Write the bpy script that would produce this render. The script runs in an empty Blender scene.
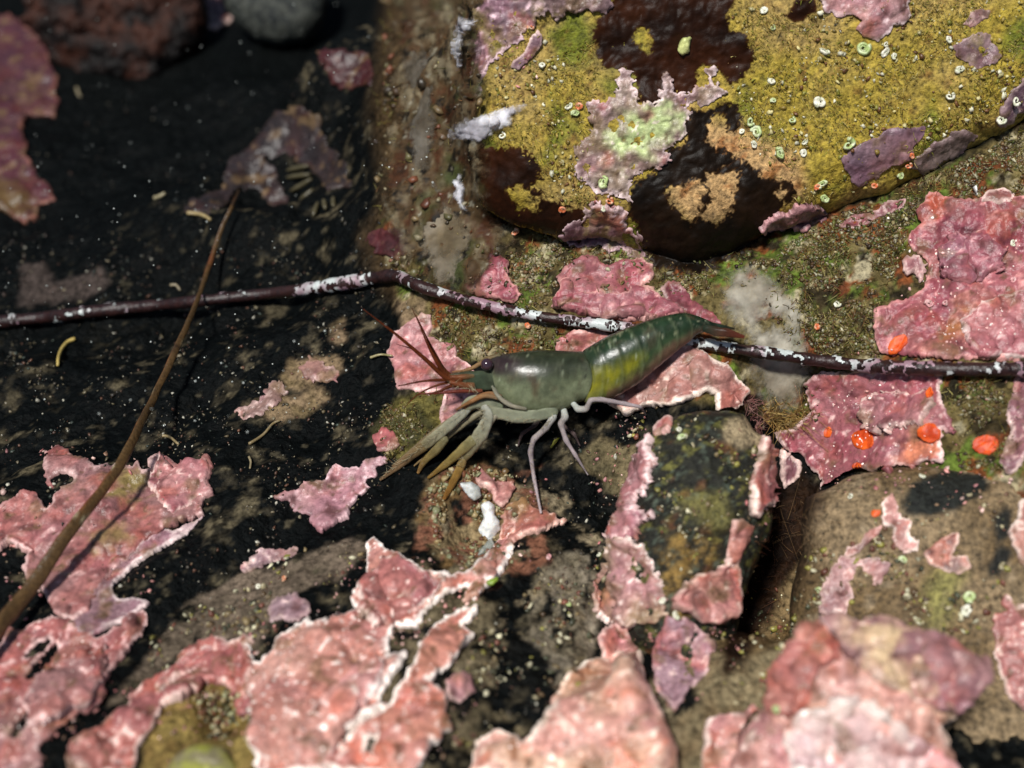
import bpy, math, random
import numpy as np
from mathutils import Vector
from mathutils.bvhtree import BVHTree

# ------------------------------------------------------------------ camera, world, sun (1 unit = 1 cm)
sc = bpy.context.scene
C = sc.collection
sc.unit_settings.system = 'METRIC'
sc.unit_settings.scale_length = 0.01
PITCH = math.radians(50)
DIST = 18.0
TANH = 7.5 / 18.0
CAM = np.array([0, -DIST * math.cos(PITCH), DIST * math.sin(PITCH)])
FWD = np.array([0, math.cos(PITCH), -math.sin(PITCH)])
UPV = np.array([0, math.sin(PITCH), math.cos(PITCH)])
RGT = np.array([1.0, 0, 0])
cam = bpy.data.cameras.new('camera')
cam.sensor_width = 36
cam.lens = 18 / TANH
cam.clip_start = 0.1
cam.clip_end = 3000
cam.dof.use_dof = True
cam.dof.focus_distance = 17.9
cam.dof.aperture_fstop = 0.14
co = bpy.data.objects.new('camera', cam)
C.objects.link(co)
co.location = CAM
co.rotation_euler = (math.pi / 2 - PITCH, 0, 0)
sc.camera = co

SUN_DIR = Vector((-0.24, -0.26, 0.92)).normalized()       # towards the sun
w = bpy.data.worlds.new('World')
sc.world = w
w.use_nodes = True
nt = w.node_tree
sky = nt.nodes.new('ShaderNodeTexSky')
sky.sky_type = 'NISHITA'
sky.sun_disc = False
sky.sun_elevation = math.asin(SUN_DIR.z)
sky.sun_rotation = math.atan2(SUN_DIR.x, SUN_DIR.y)
bg = nt.nodes['Background']
bg.inputs['Strength'].default_value = 0.05
nt.links.new(sky.outputs[0], bg.inputs['Color'])
sl = bpy.data.lights.new('sun', 'SUN')
sl.energy = 4.6
sl.angle = math.radians(7.0)
sl.color = (1.0, 0.98, 0.94)
so = bpy.data.objects.new('sun', sl)
C.objects.link(so)
so.rotation_euler = SUN_DIR.to_track_quat('Z', 'Y').to_euler()
so.location = (20, -5, 40)
sc.view_settings.view_transform = 'Standard'
sc.view_settings.look = 'None'
sc.view_settings.exposure = 0.04
sc.view_settings.gamma = 1.0
sc.cycles.use_denoising = True
sc.cycles.max_bounces = 6
rng = np.random.default_rng(7)
random.seed(7)


# ------------------------------------------------------------------ noise
def _grad(ix, iy, iz, fx, fy, fz, seed):
    h = (ix.astype(np.uint32) * np.uint32(73856093)) ^ (iy.astype(np.uint32) * np.uint32(19349663)) ^ \
        (iz.astype(np.uint32) * np.uint32(83492791)) ^ np.uint32((seed * 2654435761) & 0xffffffff)
    h ^= h >> np.uint32(13)
    h *= np.uint32(0x5bd1e995)
    h ^= h >> np.uint32(15)
    gx = ((h & np.uint32(255)).astype(np.float32) - 127.5) / 127.5
    gy = (((h >> np.uint32(8)) & np.uint32(255)).astype(np.float32) - 127.5) / 127.5
    gz = (((h >> np.uint32(16)) & np.uint32(255)).astype(np.float32) - 127.5) / 127.5
    return gx * fx + gy * fy + gz * fz


def perlin(p, seed=0):
    p = np.asarray(p, np.float32)
    i = np.floor(p).astype(np.int64)
    f = (p - i).astype(np.float32)
    u = f * f * f * (f * (f * 6 - 15) + 10)
    r = 0
    for a in (0, 1):
        for b in (0, 1):
            for c in (0, 1):
                wgt = (u[:, 0] if a else 1 - u[:, 0]) * (u[:, 1] if b else 1 - u[:, 1]) * (u[:, 2] if c else 1 - u[:, 2])
                r = r + wgt * _grad(i[:, 0] + a, i[:, 1] + b, i[:, 2] + c, f[:, 0] - a, f[:, 1] - b, f[:, 2] - c, seed)
    return r * 1.1


def fbm(p, freq, octv=3, seed=0, gain=0.5):
    r, a = 0, 1.0
    p = np.asarray(p, np.float32) * freq
    for k in range(octv):
        r = r + a * perlin(p, seed + 17 * k)
        p = p * 2.03 + 11.3
        a *= gain
    return r


def sstep(a, b, x):
    t = np.clip((x - a) / (b - a), 0, 1)
    return t * t * (3 - 2 * t)


def lin(c):
    c = np.asarray(c, np.float64) / 255
    return np.where(c <= 0.04045, c / 12.92, ((c + 0.055) / 1.055) ** 2.4)


def alb(r, g, b):
    return lin((r, g, b)) / 0.95


# ------------------------------------------------------------------ photograph pixels <-> rays
PXC = TANH / 512                                          # slope per pixel


def ray(u, v):
    u = np.asarray(u, float)
    v = np.asarray(v, float)
    return FWD + ((u - 512) * PXC)[..., None] * RGT + ((384 - v) * PXC)[..., None] * UPV


def at_z(u, v, z):
    d = ray(u, v)
    t = (z - CAM[2]) / d[..., 2]
    return CAM + d * t[..., None]


def at_plane(u, v, P0, n):
    d = ray(u, v)
    t = ((P0 - CAM) @ n) / (d @ n)
    return CAM + d * t[..., None]


def to_px(P):
    q = P - CAM
    z = q @ FWD
    return 512 + (q @ RGT) / z / PXC, 384 - (q @ UPV) / z / PXC


ORG = {}
for _r, _y in zip('ABCD', (0, 190, 380, 543)):
    for _c, _x in zip('1234', (0, 240, 480, 724)):
        ORG[_r + _c] = (_x, _y)


def T(tile, s):
    """outline noted on a 1024-wide enlargement of a 300 px wide tile -> pixels"""
    if tile in ORG:
        ox, oy = ORG[tile]
        k = 300 / 1024
    elif tile == 'P':
        ox, oy, k = 0, 0, 1
    a = np.array([[float(q) for q in t.split(',')] for t in s.split()])
    return a * k + (ox, oy)


def sdf(poly, u, v):
    """signed distance to a closed outline, positive inside"""
    u = np.asarray(u, float)
    v = np.asarray(v, float)
    d2 = np.full(u.shape, 1e18)
    ins = np.zeros(u.shape, bool)
    n = len(poly)
    for k in range(n):
        ax, ay = poly[k]
        bx, by = poly[(k + 1) % n]
        ex, ey = bx - ax, by - ay
        t = np.clip(((u - ax) * ex + (v - ay) * ey) / (ex * ex + ey * ey + 1e-12), 0, 1)
        d2 = np.minimum(d2, (u - ax - t * ex) ** 2 + (v - ay - t * ey) ** 2)
        if ay != by:
            c = ((ay > v) != (by > v)) & (u < ax + (v - ay) * ex / ey)
            ins ^= c
    d = np.sqrt(d2)
    return np.where(ins, d, -d)


# ------------------------------------------------------------------ mesh + material helpers
def make(name, V, faces, mat, tint=None, parent=None, smooth=True, **props):
    """one mesh object; faces: list of (n,k) index arrays; tint: per-vertex linear colour"""
    me = bpy.data.meshes.new(name)
    V = np.asarray(V, np.float32)
    me.vertices.add(len(V))
    me.vertices.foreach_set('co', V.ravel())
    li, ls, lt = [], [], []
    o = 0
    for F in faces:
        F = np.asarray(F, np.int32)
        if F.size == 0:
            continue
        k = F.shape[1]
        li.append(F.ravel())
        ls.append(o + np.arange(len(F)) * k)
        lt.append(np.full(len(F), k))
        o += F.size
    li = np.concatenate(li).astype(np.int32)
    ls = np.concatenate(ls).astype(np.int32)
    lt = np.concatenate(lt).astype(np.int32)
    me.loops.add(len(li))
    me.loops.foreach_set('vertex_index', li)
    me.polygons.add(len(ls))
    me.polygons.foreach_set('loop_start', ls)
    me.polygons.foreach_set('loop_total', lt)
    me.update(calc_edges=True)
    me.validate()
    if smooth:
        me.polygons.foreach_set('use_smooth', np.ones(len(me.polygons), bool))
    if tint is not None:
        a = me.attributes.new('tint', 'FLOAT_COLOR', 'POINT')
        c = np.ones((len(V), 4), np.float32)
        tint = np.asarray(tint)
        kc = tint.shape[-1]
        c[:, :kc] = np.broadcast_to(tint, (len(V), kc))
        a.data.foreach_set('color', c.ravel())
    me.materials.append(mat)
    ob = bpy.data.objects.new(name, me)
    C.objects.link(ob)
    if parent is not None:
        ob.parent = parent
    for k, v in props.items():
        ob[k] = v
    return ob


def empty(name, loc, **props):
    o = bpy.data.objects.new(name, None)
    C.objects.link(o)
    o.location = loc
    o.empty_display_size = 0.3
    for k, v in props.items():
        o[k] = v
    return o


def surf_mat(name, rough=0.45, spec=0.5, fine=14, contrast=0.5, bump=0.4, bscale=18, cell=0.0, cscale=9, sss=0.0, sssr=0.1, coat=0.0):
    m = bpy.data.materials.new(name)
    m.use_nodes = True
    n = m.node_tree
    bs = n.nodes['Principled BSDF']
    at = n.nodes.new('ShaderNodeAttribute')
    at.attribute_name = 'tint'
    tc = n.nodes.new('ShaderNodeTexCoord')
    nz = n.nodes.new('ShaderNodeTexNoise')
    nz.inputs['Scale'].default_value = fine
    nz.inputs['Detail'].default_value = 4
    nz.inputs['Roughness'].default_value = 0.65
    n.links.new(tc.outputs['Object'], nz.inputs['Vector'])
    mr = n.nodes.new('ShaderNodeMapRange')
    mr.inputs['From Min'].default_value = 0.3
    mr.inputs['From Max'].default_value = 0.7
    mr.inputs['To Min'].default_value = 1 - contrast
    mr.inputs['To Max'].default_value = 1 + contrast
    n.links.new(nz.outputs['Fac'], mr.inputs['Value'])
    mx = n.nodes.new('ShaderNodeVectorMath')
    mx.operation = 'SCALE'
    n.links.new(at.outputs['Color'], mx.inputs[0])
    n.links.new(mr.outputs[0], mx.inputs['Scale'])
    n.links.new(mx.outputs[0], bs.inputs['Base Color'])
    bs.inputs['Roughness'].default_value = rough
    bs.inputs['Specular IOR Level'].default_value = spec
    nb = n.nodes.new('ShaderNodeTexNoise')
    nb.inputs['Scale'].default_value = bscale
    nb.inputs['Detail'].default_value = 5
    nb.inputs['Roughness'].default_value = 0.6
    n.links.new(tc.outputs['Object'], nb.inputs['Vector'])
    h = nb.outputs['Fac']
    if cell > 0:
        vo = n.nodes.new('ShaderNodeTexVoronoi')
        vo.inputs['Scale'].default_value = cscale
        vo.feature = 'SMOOTH_F1'
        n.links.new(tc.outputs['Object'], vo.inputs['Vector'])
        ma = n.nodes.new('ShaderNodeMath')
        ma.operation = 'MULTIPLY_ADD'
        ma.inputs[1].default_value = -cell
        n.links.new(vo.outputs['Distance'], ma.inputs[0])
        n.links.new(h, ma.inputs[2])
        h = ma.outputs[0]
    bp = n.nodes.new('ShaderNodeBump')
    bp.inputs['Strength'].default_value = bump
    bp.inputs['Distance'].default_value = 0.06
    n.links.new(h, bp.inputs['Height'])
    n.links.new(bp.outputs[0], bs.inputs['Normal'])
    if sss > 0:
        bs.inputs['Subsurface Weight'].default_value = sss
        bs.inputs['Subsurface Radius'].default_value = (1, 0.8, 0.6)
        bs.inputs['Subsurface Scale'].default_value = sssr
    if coat > 0:
        bs.inputs['Coat Weight'].default_value = coat
        bs.inputs['Coat Roughness'].default_value = 0.15
    return m


M_ROCK = surf_mat('encrusted_rock', rough=0.5, spec=0.05, fine=11, contrast=0.75, bump=0.8, bscale=12, cell=0.4, cscale=14)
M_BOULDER = surf_mat('boulder_surface', rough=0.6, spec=0.25, fine=14, contrast=0.8, bump=0.8, bscale=14)
M_CRUST = surf_mat('coralline', rough=0.34, spec=0.38, fine=12, contrast=0.36, bump=0.42, bscale=10, cell=0.35, cscale=11)
M_FILM = surf_mat('dark_film', rough=0.45, spec=0.12, fine=6, contrast=0.35, bump=0.2, bscale=14)
M_GRAIN = surf_mat('grain', rough=0.4, spec=0.5, fine=10, contrast=0.3, bump=0.2, bscale=20)
M_SHELL = surf_mat('shell', rough=0.35, spec=0.5, fine=25, contrast=0.2, bump=0.2, bscale=30)
M_SPONGE = surf_mat('sponge', rough=0.5, spec=0.35, fine=4, contrast=0.08, bump=0.05, bscale=4, sss=0.6, sssr=0.2)
M_VEIL = surf_mat('soft_veil', rough=0.6, spec=0.15, fine=5, contrast=0.25, bump=0.3, bscale=9, sss=0.3, sssr=0.1)
for _n in [n_ for n_ in M_VEIL.node_tree.nodes if n_.type == 'ATTRIBUTE']:
    M_VEIL.node_tree.links.new(_n.outputs['Alpha'], M_VEIL.node_tree.nodes['Principled BSDF'].inputs['Alpha'])
M_FILM.node_tree.links.new([n_ for n_ in M_FILM.node_tree.nodes if n_.type == 'ATTRIBUTE'][0].outputs['Alpha'], M_FILM.node_tree.nodes['Principled BSDF'].inputs['Alpha'])
M_STALK = surf_mat('stalk', rough=0.38, spec=0.45, fine=20, contrast=0.4, bump=0.35, bscale=14)
M_SHRIMP = surf_mat('shrimp_shell', rough=0.27, spec=0.24, fine=7, contrast=0.32, bump=0.10, bscale=7, sss=0.45, sssr=0.12, coat=0.0)
M_LIMB = surf_mat('shrimp_limb', rough=0.35, spec=0.4, fine=10, contrast=0.22, bump=0.1, bscale=14, sss=0.4, sssr=0.08)
_b = M_LIMB.node_tree.nodes['Principled BSDF']
_b.inputs['Transmission Weight'].default_value = 0.10
_b.inputs['IOR'].default_value = 1.12
_b.inputs['Roughness'].default_value = 0.22
M_EYE = surf_mat('eye', rough=0.08, spec=0.8, fine=8, contrast=0.1, bump=0.0)
M_HAIR = surf_mat('filament', rough=0.5, spec=0.3, fine=8, contrast=0.3, bump=0.0)


# ------------------------------------------------------------------ ground
CTRL = [(0, 0, -3.4), (100, 90, -3.2), (200, 0, -3.4), (310, 60, -3.2), (0, 180, -2.8), (200, 150, -2.9), (300, 200, -2.2),
        (464, 20, 3.1), (462, 120, 2.2), (478, 205, 1.3), (462, 240, 0.8), (432, 20, 2.4), (430, 120, 1.6), (426, 200, 0.7), (398, 245, -0.2), (398, 40, 1.2), (392, 120, 0.5), (386, 200, -0.4), (360, 40, 0.0), (345, 130, -0.9), (345, 210, -1.3), (300, 100, -2.6),
        (0, 320, -2.0), (150, 320, -1.7), (280, 300, -1.3), (375, 300, -0.6), (0, 420, -1.1), (150, 420, -0.9), (300, 400, -0.6), (400, 380, -0.2),
        (60, 520, -0.2), (180, 500, -0.35), (60, 620, 0.1), (150, 600, -0.2), (260, 560, -0.35), (340, 520, -0.4), (0, 740, 0.5), (120, 740, 0.4),
        (220, 640, -0.1), (300, 650, 0.4), (400, 700, 0.8), (300, 760, 0.9), (420, 590, 0.2),
        (480, 330, 0.2), (560, 300, 0.5), (640, 300, 0.75), (700, 330, 0.75), (560, 420, -0.35), (470, 500, -0.1), (540, 480, -0.5), (600, 440, -0.4),
        (660, 385, 0.5), (560, 600, -0.1), (520, 680, 0.1), (560, 750, 0.4), (620, 520, -0.7), (640, 640, -0.8),
        (740, 350, 0.8), (800, 280, 0.9), (860, 330, 0.9), (900, 280, 1.2), (980, 250, 1.8), (1024, 180, 2.2), (960, 340, 1.3), (850, 420, 0.6),
        (930, 420, 0.9), (1010, 420, 1.1), (770, 440, 0.2), (770, 570, -2.8), (755, 625, -2.6), (785, 500, -1.6), (690, 700, 0.1), (880, 560, -0.6),
        (950, 680, -0.4), (735, 740, 0.3), (765, 690, 0.0), (560, 248, 1.25), (640, 266, 1.05), (690, 284, 0.95), (760, 254, 1.1), (830, 228, 1.5), (900, 204, 1.85), (970, 168, 2.25), (1030, 132, 2.6), (600, 200, 1.3), (700, 220, 1.1), (860, 170, 1.7), (700, 100, 0.5), (950, 50, 1.5)]
_c = np.array(CTRL, float)
_cp = at_z(_c[:, 0], _c[:, 1], _c[:, 2])


def base_z(x, y):
    num = np.zeros_like(x)
    den = np.full_like(x, 1e-6)
    for k in range(len(_c)):
        d2 = (x - _cp[k, 0]) ** 2 + (y - _cp[k, 1]) ** 2
        wgt = np.exp(-d2 / (2 * 0.62 ** 2)) + 0.02 * np.exp(-d2 / (2 * 1.8 ** 2)) + 1e-5 / (1 + d2)
        num += wgt * _cp[k, 2]
        den += wgt
    return num / den


def axis(lo, hi, step, far, n=22):
    core = np.arange(lo, hi + step / 2, step)
    g = np.geomspace(step, far, n).cumsum()
    g = g * far / g[-1]
    return np.concatenate([lo - g[::-1], core, hi + g])


gx = axis(-11.2, 11.2, 0.042, 400)
gy = axis(-7.2, 11.5, 0.042, 400)
GX, GY = np.meshgrid(gx, gy)
x, y = GX.ravel(), GY.ravel()
z = base_z(x, y)
near = np.exp(-np.clip(np.hypot(x, y) - 12, 0, None) / 6)
P2 = np.stack([x, y, np.zeros_like(x)], 1)
# strata running diagonally, plus rounded lumps and grit
q = np.stack([(x * 0.70 - y * 0.72) * 1.5, (x * 0.72 + y * 0.70) * 0.28, z * 0], 1)
left = sstep(1.0, -2.5, x)
strata = fbm(q, 1.1, 3, 5)
z = z + near * (0.12 * strata * (0.35 + 0.65 * left) + 0.14 * fbm(P2, 0.9, 4, 9) + 0.055 * fbm(P2, 3.6, 4, 21) * (1 + 0.9 * sstep(-1.5, 0.5, x)))


def dent(u, v, zz, r, dz):
    global z
    p = at_z(np.array(u), np.array(v), zz)
    d2 = ((x - p[0]) ** 2 + (y - p[1]) ** 2) / r ** 2
    z = z + dz * np.exp(-d2 ** 1.6)


dent(482, 525, -0.1, 0.52, -0.42)                         # hollow below the claws
dent(228, 712, 0.4, 0.36, -0.40)                          # empty pit in the lower left crust
GP = np.stack([x, y, z], 1)
ny, nx = GX.shape
idx = np.arange(nx * ny).reshape(ny, nx)
GQ = np.stack([idx[:-1, :-1], idx[:-1, 1:], idx[1:, 1:], idx[1:, :-1]], -1).reshape(-1, 4)

# colour classes of the bed, each with its own outline
gu, gv = to_px(GP)
infr = (GP - CAM) @ FWD > 1
n1 = fbm(GP, 1.6, 4, 31)
n2 = fbm(GP, 5.0, 3, 41)
wob = 9 * n1 + 6 * n2
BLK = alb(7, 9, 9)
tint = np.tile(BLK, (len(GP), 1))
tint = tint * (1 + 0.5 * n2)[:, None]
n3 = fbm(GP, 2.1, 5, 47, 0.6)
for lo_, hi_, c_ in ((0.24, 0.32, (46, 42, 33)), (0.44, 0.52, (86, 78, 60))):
    k_ = sstep(lo_, hi_, n3)[:, None] * sstep(-1.9, -0.6, GP[:, 2:3]) * 0.8  # patches fade out with depth: the hollow's darkness is put into the colour
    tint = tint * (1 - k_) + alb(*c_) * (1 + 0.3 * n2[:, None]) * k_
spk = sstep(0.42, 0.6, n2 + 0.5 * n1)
spk = spk * sstep(-2.6, -0.8, GP[:, 2]) * 0.8  # specks get the same painted darkening with depth
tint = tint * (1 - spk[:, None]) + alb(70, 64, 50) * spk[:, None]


def paint(poly, col, col2=None, soft=4, blk=None, wobble=1.0, amount=1.0, mask=None):
    """lay one colour class of the bed inside an outline with an uneven border"""
    global tint
    s = np.full(len(GP), -99.0)
    lo, hi = poly.min(0) - 30, poly.max(0) + 30
    m = infr & (gu > lo[0]) & (gu < hi[0]) & (gv > lo[1]) & (gv < hi[1])
    s[m] = sdf(poly, gu[m], gv[m]) + wob[m] * wobble
    a = sstep(-soft, soft, s) * amount
    c = np.tile(col, (len(GP), 1)) if np.ndim(col) == 1 else col
    if col2 is not None:
        k = sstep(-0.35, 0.45, n1 + 0.6 * n2)[:, None]
        c = c * (1 - k) + col2 * k
    c = c * (1 + 0.35 * n2)[:, None]
    if mask is not None:
        a = a * sstep(mask[1], mask[1] + 0.16, fbm(GP, mask[0], 4, mask[2], 0.62))
    if blk is not None:
        b = sstep(blk, blk + 0.12, n1 * 0.8 + 0.5 * n2)
        a = a * (1 - b)
    tint = tint * (1 - a[:, None]) + c * a[:, None]


paint(T('P', '395,-40 490,-40 480,60 480,215 470,300 440,345 400,300 385,290 360,240 385,200 372,100'), alb(78, 62, 42), alb(44, 34, 22), soft=14)
paint(T('P', '380,240 400,190 470,190 500,215 560,235 650,250 690,265 740,250 830,205 950,165 1040,110 1060,500 900,490 800,430 760,410 690,400 640,330 600,345 470,360 430,345 405,310'),
      alb(104, 92, 58), alb(70, 60, 34), soft=6)
_tz = T('P', '380,240 400,190 470,190 500,215 560,235 650,250 690,265 740,250 830,205 950,165 1040,110 1060,500 900,490 800,430 760,410 690,400 640,330 600,345 470,360 430,345 405,310')
paint(_tz, alb(88, 104, 40), alb(66, 76, 34), mask=(1.3, 0.12, 501))
paint(_tz, alb(116, 66, 36), alb(84, 46, 28), mask=(1.6, 0.14, 502))
paint(_tz, alb(156, 146, 118), alb(128, 118, 90), mask=(1.9, 0.2, 503))
paint(_tz, alb(36, 32, 22), alb(52, 44, 28), mask=(2.4, 0.16, 504))
paint(T('P', '158,645 187,608 217,584 252,566 272,567 300,560 350,535 372,545 345,575 300,590 278,605 255,650 205,650 175,655 140,690 110,705 150,655'), alb(102, 89, 76), alb(82, 72, 60), soft=3, blk=0.36)
paint(T('P', '525,640 535,585 550,560 590,543 618,535 618,560 605,600 600,640 590,670 560,700 540,660'), alb(116, 107, 92), alb(92, 84, 68), soft=3, blk=0.28)
paint(T('P', '575,465 600,432 625,445 655,440 640,478 620,500 600,480'), alb(110, 98, 72), alb(70, 64, 46), soft=3, blk=0.3)
paint(T('P', '430,480 470,462 520,480 535,520 520,560 480,580 440,560 415,525'), alb(120, 104, 76), alb(86, 66, 40), soft=5)
paint(T('P', '375,430 400,395 450,385 470,400 440,440 400,462'), alb(100, 92, 48), alb(58, 56, 34), soft=5)
paint(T('P', '150,720 190,690 215,660 265,690 262,768 140,790'), alb(130, 112, 64), alb(104, 84, 48), soft=4)
paint(T('P', '420,560 500,600 480,700 560,740 560,790 420,790 360,700'), alb(96, 86, 66), alb(60, 54, 40), soft=4, blk=0.1)
paint(T('P', '720,620 770,590 800,560 840,560 860,800 690,800 690,720'), alb(112, 94, 66), alb(84, 66, 42), soft=5)
paint(T('P', '640,690 700,640 740,660 790,640 800,720 720,790 650,790'), alb(122, 110, 84), alb(96, 82, 60), soft=5)
paint(T('P', '735,480 800,470 830,500 800,560 760,640 720,690 725,560'), alb(40, 26, 16), alb(22, 14, 10), soft=8)  # gap between the stones painted near-black to stand for its shade
paint(T('P', '20,265 45,262 55,285 100,268 108,285 85,300 20,305'), alb(60, 52, 48), soft=4, wobble=0.6)
for _p in ('290,360 340,355 345,370 300,392 280,385', '245,405 300,395 320,385 330,400 280,425', '330,330 345,320 350,345 330,350', '395,300 425,295 430,340 405,350'):
    paint(T('P', _p), alb(128, 108, 84), alb(96, 82, 58), soft=4, wobble=1.0)
_lo = T('P', '430,470 640,500 700,700 640,790 420,790 380,600')
paint(_lo, alb(13, 14, 13), alb(20, 20, 18), mask=(1.5, 0.10, 505))
paint(_lo, alb(122, 110, 88), alb(96, 86, 66), mask=(1.9, 0.22, 506), soft=8)
paint(T('P', '430,470 540,470 550,560 480,600 410,560'), alb(116, 78, 60), alb(92, 60, 46), mask=(2.0, 0.08, 507))
make('seabed', GP, [GQ], M_ROCK, tint, kind='structure')

# ------------------------------------------------------------------ solid rocks
SURF_V = [GP]
SURF_F = [GQ]


def march(poly, g, rough, seed, freq=0.1, holes=(), fray=0.0, hook=None):
    """grid triangulation of an outline: nodes, cells, boundary loops. Returns pts(u,v), d, faces, segs, nin, owner"""
    lo = poly.min(0) - 3 * g - rough
    hi = poly.max(0) + 3 * g + rough
    us = np.arange(lo[0], hi[0], g)
    vs = np.arange(lo[1], hi[1], g)
    U, Vv = np.meshgrid(us, vs)
    s = sdf(poly, U, Vv)
    for h in holes:
        s = np.minimum(s, -sdf(h, U, Vv))
    pp = np.stack([U.ravel(), Vv.ravel(), np.full(U.size, seed * 3.7)], 1)
    r = fbm(pp, freq, 3, seed, 0.6).reshape(U.shape)
    if fray:
        r = r + fray * (np.abs(fbm(pp, freq * 2.6, 3, seed + 40, 0.6)).reshape(U.shape) - 0.25)
    s = s + rough * r
    if hook:
        s = hook(s, U, Vv)
    ins = s > 0
    h_, w_ = s.shape
    nid = -np.ones(s.shape, int)
    nid[ins] = np.arange(ins.sum())
    pts = [np.stack([U[ins], Vv[ins]], 1)]
    dd = [s[ins]]
    full = ins[:-1, :-1] & ins[:-1, 1:] & ins[1:, 1:] & ins[1:, :-1]
    anyc = ins[:-1, :-1] | ins[:-1, 1:] | ins[1:, 1:] | ins[1:, :-1]
    quads = np.stack([nid[:-1, :-1][full], nid[:-1, 1:][full], nid[1:, 1:][full], nid[1:, :-1][full]], 1)
    nin = int(ins.sum())
    cross = {}
    cp, owner = [], []

    def cr(a, b):
        k = (a, b) if a < b else (b, a)
        if k not in cross:
            sa, sb = s[a], s[b]
            t = min(max(sa / (sa - sb), 0.02), 0.98)
            cp.append((U[a] + (U[b] - U[a]) * t, Vv[a] + (Vv[b] - Vv[a]) * t))
            owner.append(nid[a] if ins[a] else nid[b])
            cross[k] = nin + len(cp) - 1
        return cross[k]

    F3, F4, F5, segs = [], [], [], []
    for j, i in zip(*np.nonzero(anyc & ~full)):
        cs = [(j, i), (j, i + 1), (j + 1, i + 1), (j + 1, i)]
        f, ex, en = [], [], []
        for k in range(4):
            a, b = cs[k], cs[(k + 1) % 4]
            if ins[a]:
                f.append(nid[a])
            if ins[a] != ins[b]:
                c = cr(a, b)
                f.append(c)
                (ex if ins[a] else en).append((k, c))
        (F3 if len(f) == 3 else F4 if len(f) == 4 else F5 if len(f) == 5 else []).append(f) if len(f) < 6 else (F3.append(f[:3]), F3.append([f[0], f[2], f[3]]), F3.append([f[0], f[3], f[4]]), F3.append([f[0], f[4], f[5]]))
        for k, c in ex:
            best = min(en, key=lambda e: (e[0] - k) % 4)
            segs.append((c, best[1]))
    if cp:
        pts.append(np.array(cp))
        dd.append(np.zeros(len(cp)))
    return (np.concatenate(pts), np.concatenate(dd), quads, [np.array(F3, int).reshape(-1, 3), np.array(F4, int).reshape(-1, 4), np.array(F5, int).reshape(-1, 5)],
            np.array(segs, int).reshape(-1, 2), nin, np.array(owner, int), (s, ins))


def rock(name, outline, P0, n, R, Tf, Tb, colour, mat, seed, g=0.06, rough=0.25, freq=0.7, lump=0.12, lfreq=0.8, **props):
    """a rounded closed stone: outline at its widest section, bulging Tf towards n and Tb away"""
    n = np.asarray(n, float)
    n = n / np.linalg.norm(n)
    W = at_plane(outline[:, 0], outline[:, 1], P0, n)
    ex = np.cross([0, 0, 1.0], n)
    ex = ex / np.linalg.norm(ex)
    ey = np.cross(n, ex)
    loc = np.stack([(W - P0) @ ex, (W - P0) @ ey], 1)
    pts, d, quads, Fs, segs, nin, own, _ = march(loc, g, rough, seed, freq)
    base = P0 + pts[:, :1] * ex + pts[:, 1:] * ey
    t = np.clip(d / R, 0, 1)
    prof = np.sqrt(np.clip(1 - (1 - t) ** 2, 0, 1))
    lum = 1 + 0 * prof
    f = base + n * (Tf * prof)[:, None]
    nz = fbm(f, lfreq, 4, seed + 3)
    nz = nz + 0.35 * fbm(f, lfreq * 4.5, 4, seed + 4, 0.6) - 0.5 * np.clip(0.08 - np.abs(fbm(f, lfreq * 1.7, 3, seed + 6)), 0, 1) * 4
    f = f + n * (lump * nz * np.minimum(prof * 1.5, 1))[:, None]
    b = base - n * (Tb * prof)[:, None]
    N = len(pts)
    bm = np.arange(N) + N
    bm[nin:] = np.arange(nin, N)
    V = np.concatenate([f, b[:nin]])
    bi = np.arange(N)
    bi[:nin] = N + np.arange(nin)
    if np.dot(np.cross(ex, ey), n) < 0:
        pass
    faces = [quads] + Fs + [bi[quads][:, ::-1]] + [bi[F][:, ::-1] for F in Fs if len(F)]
    col = colour(V)
    o = make(name, V, faces, mat, col, **props)
    SURF_V.append(V)
    SURF_F.append(np.concatenate([quads] + [np.array([[a[0], a[1], a[2], a[2]] for a in F]) for F in Fs if len(F) and F.shape[1] == 3] + [F for F in Fs if F.shape[1] == 4 and len(F)]
                                 + [np.concatenate([F[:, :4], F[:, [0, 3, 4, 4]]]) for F in Fs if F.shape[1] == 5 and len(F)]))
    return o


def mixc(a, b, k):
    return a * (1 - k[:, None]) + b * k[:, None]


def boulder_col(V):
    a = fbm(V, 0.7, 4, 61)
    b = fbm(V, 4.0, 4, 62, 0.65)
    c = mixc(np.tile(alb(150, 130, 48), (len(V), 1)), alb(152, 128, 72), sstep(-0.2, 0.5, a))
    c = mixc(c, alb(100, 104, 28), sstep(0.0, 0.5, fbm(V, 1.1, 3, 66)))
    u, v = to_px(V)
    tn = sstep(-14, 14, sdf(T('P', '690,110 740,120 800,150 810,200 760,215 700,230 660,200'), u, v) + 14 * a)
    c = mixc(c, mixc(np.tile(alb(172, 138, 92), (len(V), 1)), alb(146, 96, 54), sstep(0, 0.5, b)), tn)
    c = mixc(c, alb(92, 62, 26), sstep(0.15, 0.75, b) * 0.8)
    mk = sstep(30, -25, u - 474 + 30 * a) * 0.92       # sediment-covered flank
    c = mixc(c, alb(84, 66, 42), mk)
    lowr = sstep(-18, 25, sdf(T('P', '640,205 660,195 690,230 720,215 760,245 720,275 650,275 630,240'), u, v) + 10 * a)
    c = mixc(c, alb(44, 40, 18), lowr)
    return c * (1 + 0.3 * b)[:, None]


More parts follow.
